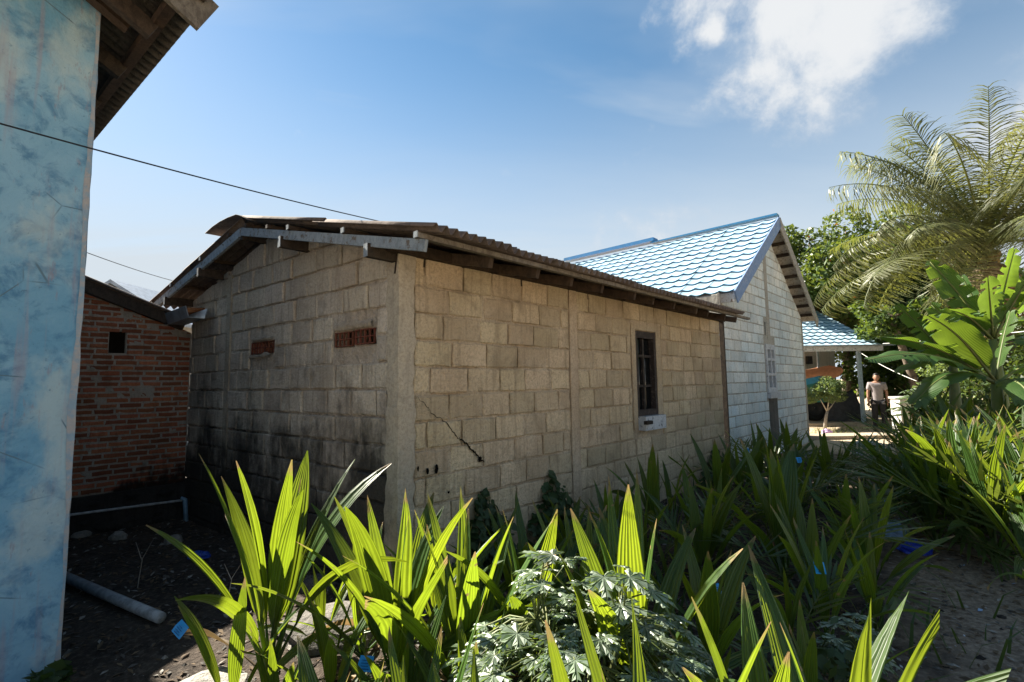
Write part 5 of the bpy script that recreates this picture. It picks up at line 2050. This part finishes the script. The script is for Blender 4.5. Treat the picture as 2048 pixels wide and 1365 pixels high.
c_ = MB().tube(catenary((-2.75, .63, 2.60), (-.86, 4.26, 3.0), .05), .0038, 6)
solo(c_, 'power_cable', 'cable', (-2.75, .63, 2.60), 'black cable sagging across the blue wall to the block house roof', 'cable', smooth=True)
c_ = MB().tube(catenary((-5.55, 6.0, 3.40), (-6.6, 9.6, 3.70), .03), .006, 5)
solo(c_, 'power_cable', 'cable', (-5.55, 6.0, 3.40), 'thin distant cable dropping behind the block house roof', 'cable', smooth=True)
c_ = MB().tube(catenary((11.75, 16.4, 2.5), (9.9, 11.9, 1.50), .06), .009, 5)
solo(c_, 'washing_line', 'rope', (11.75, 16.4, 2.5), 'pale washing line slanting down from the porch post', 'rope', smooth=True)
c_ = MB().tube(catenary((12.3, 16.0, 2.72), (9.9, 8.5, 2.45), .03), .010, 5)
solo(c_, 'washing_line', 'rope', (12.3, 16.0, 2.72), 'white line strung level between porch and banana plants', 'rope', smooth=True)
p_ = MB().tube([(-3.9, 4.25, .06), (-3.1, 3.81, .05), (-2.42, 3.44, .045)], [.036, .036, .036], 14)
solo(p_, 'drain_pipe', 'pvc', (-3.9, 4.25, 0), 'grey plastic drain pipe lying on the alley soil', 'pipe', smooth=True)
wp = thing('water_pipe', (-4.0, 5.9, 0), 'thin pale water pipe with a blue upright at the foot of the brick wall', 'pipe')
m = MB().tube([(-5.1, 4.95, .29), (-4.85, 5.22, .27), (-4.4, 5.70, .25), (-4.03, 6.04, .24)], .014, 8)
m.build('pipe_run', 'pvc', wp, True)
m = MB().tube([(-4.06, 6.02, .265), (-4.02, 6.04, .25), (-4.0, 6.05, -.05)], .026, 10)
m.build('upright', 'pvc_blue', wp, True)

# ================================================================== rubble, litter, weeds
def rock(x, y, sx, sy, sz, seed, label, mat='rubble', group='loose stones in the alley', name='stone', z=0.0):
    rg = random.Random(seed)
    mb = MB()
    n, m_ = 11, 7
    vs = []
    for j in range(m_ + 1):
        ph_ = math.pi * j / m_
        for i in range(n):
            a = 2 * math.pi * i / n
            d = V((math.sin(ph_) * math.cos(a), math.sin(ph_) * math.sin(a), math.cos(ph_)))
            k = 1 + .28 * noise.noise(d * 1.7 + V((seed, 0, 0))) + .10 * noise.noise(d * 4 + V((0, seed, 0)))
            vs.append((x + d.x * sx * k, y + d.y * sy * k, z + d.z * sz * k))
    fs = [(j * n + i, (j + 1) * n + i, (j + 1) * n + (i + 1) % n, j * n + (i + 1) % n) for j in range(m_) for i in range(n)]
    solo(mb.add(vs, fs), name, mat, (x, y, z), label, 'stone', group)


rock(-1.20, 3.35, .42, .30, .10, 1, 'large flat grey stone slab behind the tall sunlit seedling', 'rubble', None, 'flat_stone')
rock(-1.62, 2.70, .22, .18, .07, 2, 'pale rounded stone at the foot of the tall seedling', 'pale_stone', None)
rock(-3.6, 5.25, .10, .08, .06, 3, 'pale stone beside the blue pipe upright', 'pale_stone', None)
rock(-4.3, 5.4, .09, .07, .06, 4, 'small stone at the middle of the brick plinth', 'pale_stone', None)
rock(-4.8, 5.5, .10, .08, .05, 5, 'small stone at the blue-house end of the brick plinth', 'pale_stone', None)
rock(-.95, 3.42, .16, .12, .10, 6, 'grey stone against the foot of the house corner', 'rubble', None)
rock(-2.1, 4.55, .13, .10, .07, 7, 'stone under the stained gable, nearer the alley end', 'rubble', None)
rock(-1.6, 4.05, .15, .12, .08, 8, 'stone under the stained gable, nearer the house corner', 'rubble', None)
rock(6.0, 10.0, .28, .2, .12, 9, 'broken concrete lump at the foot of the white wall', 'pale_stone', None)

mb = MB()
mb.box((8.6, 13.3, .03), (1, 0, 0), (0, 1, 0), Z, 1.6, .35, .05)
solo(mb, 'door_step', 'slab', (8.6, 13.3, 0), 'low concrete kerb step in the sunny yard', 'step')


def bag(x, y, sx, sy, sz, seed, mat, label, name='plastic_bag'):
    mb = MB()
    n, m_ = 16, 9
    vs = []
    for j in range(m_ + 1):
        ph_ = math.pi * .5 * j / m_
        for i in range(n):
            a = 2 * math.pi * i / n
            d = V((math.sin(ph_) * math.cos(a), math.sin(ph_) * math.sin(a), math.cos(ph_)))
            k = 1 + .30 * noise.noise(d * 2.6 + V((seed, 0, 0))) + .16 * noise.noise(d * 7 + V((0, seed, 0)))
            vs.append((x + d.x * sx * k, y + d.y * sy * k, .0 + d.z * sz * k))
    fs = [(j * n + i, (j + 1) * n + i, (j + 1) * n + (i + 1) % n, j * n + (i + 1) % n) for j in range(m_) for i in range(n)]
    solo(mb.add(vs, fs), name, mat, (x, y, 0), label, 'bag', smooth=False)


bag(3.82, 5.02, .13, .11, .15, 1, 'bag_pale', 'crumpled pale translucent plastic bag on the path')
bag(3.68, 4.60, .14, .10, .09, 2, 'bag_blue', 'crumpled bright blue plastic bag on the path')
bag(-3.0, 4.75, .10, .07, .05, 3, 'bag_blue', 'scrap of dark blue plastic in the alley')
bag(8.55, 11.9, .32, .2, .08, 4, 'litter_white', 'heap of torn white plastic on the path end', 'plastic_heap')
bag(7.2, 10.3, .12, .09, .05, 5, 'litter_white', 'small white wrapper at the shaded path end')
bag(8.9, 13.9, .16, .12, .16, 6, 'bloom', 'little clump of lilac flowers in the yard', 'flower_clump')


def scatter(name, n, region, size, mat, seed, label, cat, flat=.35, mats=None, avoid=None):
    rg = random.Random(seed)
    mb = MB()
    k = 0
    while k < n:
        x, y = rg.uniform(region[0], region[1]), rg.uniform(region[2], region[3])
        p = V((x, y, 0))
        d = p - C
        if d.dot(T) > -.02 and d.dot(T) < 12.4 and d.dot(nT) < .02:
            continue
        if (p - CL).dot(nT) < .02 and (p - CL).dot(Ns) < .05:
            continue
        if avoid and avoid(x, y):
            continue
        k += 1
        s = size * rg.uniform(.4, 1.4)
        a = rg.uniform(0, 6.28)
        ax = V((math.cos(a), math.sin(a), rg.uniform(-flat, flat)))
        bx = V((-math.sin(a), math.cos(a), rg.uniform(-flat, flat)))
        c = V((x, y, ground_z(x, y) + .004 + size * .25 * rg.random()))
        mb.add([c - ax * s, c + bx * s * .4 + Z * s * .12, c + ax * s, c - bx * s * .4 + Z * s * .1], [(0, 1, 2, 3)], mi=rg.randrange(len(mats)) if mats else 0)
    o = solo(mb, name, mats or mat, (0, 0, 0), label, cat)
    o['kind'] = 'stuff'
    return o


scatter('leaf_litter', 15000, (-5.5, 7.5, 1.4, 10), .026, None, 1, 'dry leaves and crumbs strewn over the dark soil', 'litter', mats=['dead_leaf', 'dead_leaf', 'dead_leaf', 'rubble', 'pale_stone'])
scatter('paper_scraps', 130, (1.2, 6.5, 2.2, 9.0), .022, None, 2, 'scraps of white and blue plastic trodden into the path', 'litter', .5, mats=['litter_white', 'bag_pale', 'dead_leaf'], avoid=lambda x, y: not (.2 < x - .62 * y < 1.5))


rg = random.Random(77)
mb = MB()
for _ in range(1400):
    x, y = rg.uniform(-5, 7.5), rg.uniform(1.4, 9.5)
    p = V((x, y, 0)) - C
    if (p.dot(nT) < .05 and p.dot(T) > -.05) or (V((x, y, 0)) - CL).dot(Ns) < .02 and (V((x, y, 0)) - CL).dot(nT) < .05:
        continue
    s_ = rg.choice((.008, .010, .013, .018, .03)) * rg.uniform(.7, 1.3)
    c = V((x, y, ground_z(x, y)))
    q = [V((rg.uniform(.7, 1.2), 0, 0)), V((0, rg.uniform(.6, 1.1), 0)), V((-rg.uniform(.7, 1.2), .1, 0)), V((0, -rg.uniform(.6, 1.1), 0)), V((.1, .1, rg.uniform(.5, .9)))]
    e = Matrix.Rotation(rg.uniform(0, 6.28), 3, 'Z')
    mb.add([c + e @ v * s_ for v in q], [(0, 1, 4), (1, 2, 4), (2, 3, 4), (3, 0, 4)], mi=rg.randrange(3))
o = solo(mb, 'gravel', ['rubble', 'pale_stone', 'plinth'], (0, 0, 0), 'loose grit and small stones on the soil', 'gravel')
o['kind'] = 'stuff'


def grass_patch(name, n, region, h, mat, seed, label, avoid=None):
    rg = random.Random(seed)
    mb = MB()
    for _ in range(n):
        x, y = rg.uniform(region[0], region[1]), rg.uniform(region[2], region[3])
        if avoid and avoid(x, y):
            continue
        if noise.noise(V((x * .9, y * .9, seed))) < -.05:
            continue
        a, hh = rg.uniform(0, 6.28), h * rg.uniform(.4, 1.3)
        d = V((math.cos(a), math.sin(a), 0))
        s = V((-d.y, d.x, 0)) * hh * .05
        b = V((x, y, ground_z(x, y) - .005))
        mb.add([b - s, b + s, b + d * hh * .3 + Z * hh * .7 + s * .6, b + d * hh * .3 + Z * hh * .7 - s * .6, b + d * hh * .8 + Z * hh], [(0, 1, 2, 3), (3, 2, 4)])
    o = solo(mb, name, mat, (0, 0, 0), label, 'grass')
    o['kind'] = 'stuff'


grass_patch('grass', 2600, (7.6, 12.5, 13.0, 15.9), .10, 'grass', 3, 'short dry grass tufts in the sunny yard')
grass_patch('weeds', 1500, (-.6, 6.0, 2.0, 9.0), .22, 'weed_leaf', 4, 'thin dark weeds growing between the seedlings', avoid=lambda x, y: (V((x, y, 0)) - C).dot(nT) < .05)


def creeper(cx, w, h, seed, label, n):
    """weeds climbing the foot of the tan wall"""
    rg = random.Random(seed)
    base = FS(cx, .1, 0)
    root = thing('creeper', base, label, 'weed')
    mb = MB()
    for k in range(5):
        a = cx + rg.uniform(-w, w) * .5
        mb.tube([FS(a, .08, -.02), FS(a + rg.uniform(-.1, .1), .06, h * .4), FS(a + rg.uniform(-.2, .2), .04, h * rg.uniform(.6, .95))], [.008, .006, .003], 5)
    mb.build('stem', 'stalk', root, True)
    mb = MB()
    for _ in range(n):
        a = cx + rg.gauss(0, .38) * w
        z = h * rg.random() ** 1.3 * max(.15, 1 - abs(a - cx) / w)
        p = FS(a, .04 + rg.random() ** 2 * .3 * (1.1 - z / h), z)
        s = rg.uniform(.02, .055)
        nn = (nT * rg.uniform(.3, 1) + Z * rg.uniform(.2, 1) + T * rg.uniform(-.6, .6)).normalized()
        u_ = nn.cross(V((rg.gauss(0, 1), rg.gauss(0, 1), rg.gauss(0, 1)))).normalized()
        v_ = nn.cross(u_)
        mb.add([p - u_ * s, p - u_ * s * .3 + v_ * s * .7, p + u_ * s * .5 + v_ * s * .5, p + u_ * s * 1.1, p + u_ * s * .5 - v_ * s * .5, p - u_ * s * .3 - v_ * s * .7], [(0, 1, 2, 3, 4, 5)])
    mb.build('foliage', 'weed_leaf', root)


creeper(.82, .42, .72, 1, 'dark leafy weed climbing the tan wall below the crack', 420)
creeper(1.75, .55, .72, 2, 'dark leafy weed at the foot of the wall pilaster', 520)
creeper(5.9, .9, .5, 3, 'low dark weeds along the wall where tan meets white', 380)
rg = random.Random(8)
for (x, y, h, lab) in ((-2.42, 2.62, .16, 'small round-leaved weed at the foot of the blue wall corner'), (1.55, 2.30, .34, 'leafy weed with broad grey leaves under the sideways sunlit leaf'), (2.6, 2.2, .25, 'low leafy weed on the path edge')):
    root = thing('weed', (x, y, 0), lab, 'weed')
    mb = MB()
    leaf_cloud(mb, [((x + rg.uniform(-.1, .1), y + rg.uniform(-.1, .1), h * rg.uniform(.4, 1)), h * .55) for _ in range(5)], 90, .045, rg, aspect=.6)
    mb.build('foliage', 'weed_leaf', root)
    mb = MB().tube([(x, y, -.02), (x, y, h)], .006, 5)
    mb.build('stem', 'stalk', root)
for x, y, h, lab in ((-3.05, 4.05, .38, 'bare dry twig standing in the alley soil near the drain pipe'), (-2.15, 3.75, .30, 'bare dry twig in the alley close to the gable')):
    mb = MB().tube([(x, y, -.02), (x + .03, y, h * .6), (x + .10, y + .02, h)], [.004, .003, .0015], 5)
    mb.tube([(x + .03, y, h * .55), (x - .03, y, h * .95)], [.003, .0015], 5)
    solo(mb, 'twig', 'bark_pale', (x, y, 0), lab, 'twig')

for o in bpy.data.objects:
    if '_o' in o:
        del o['_o']
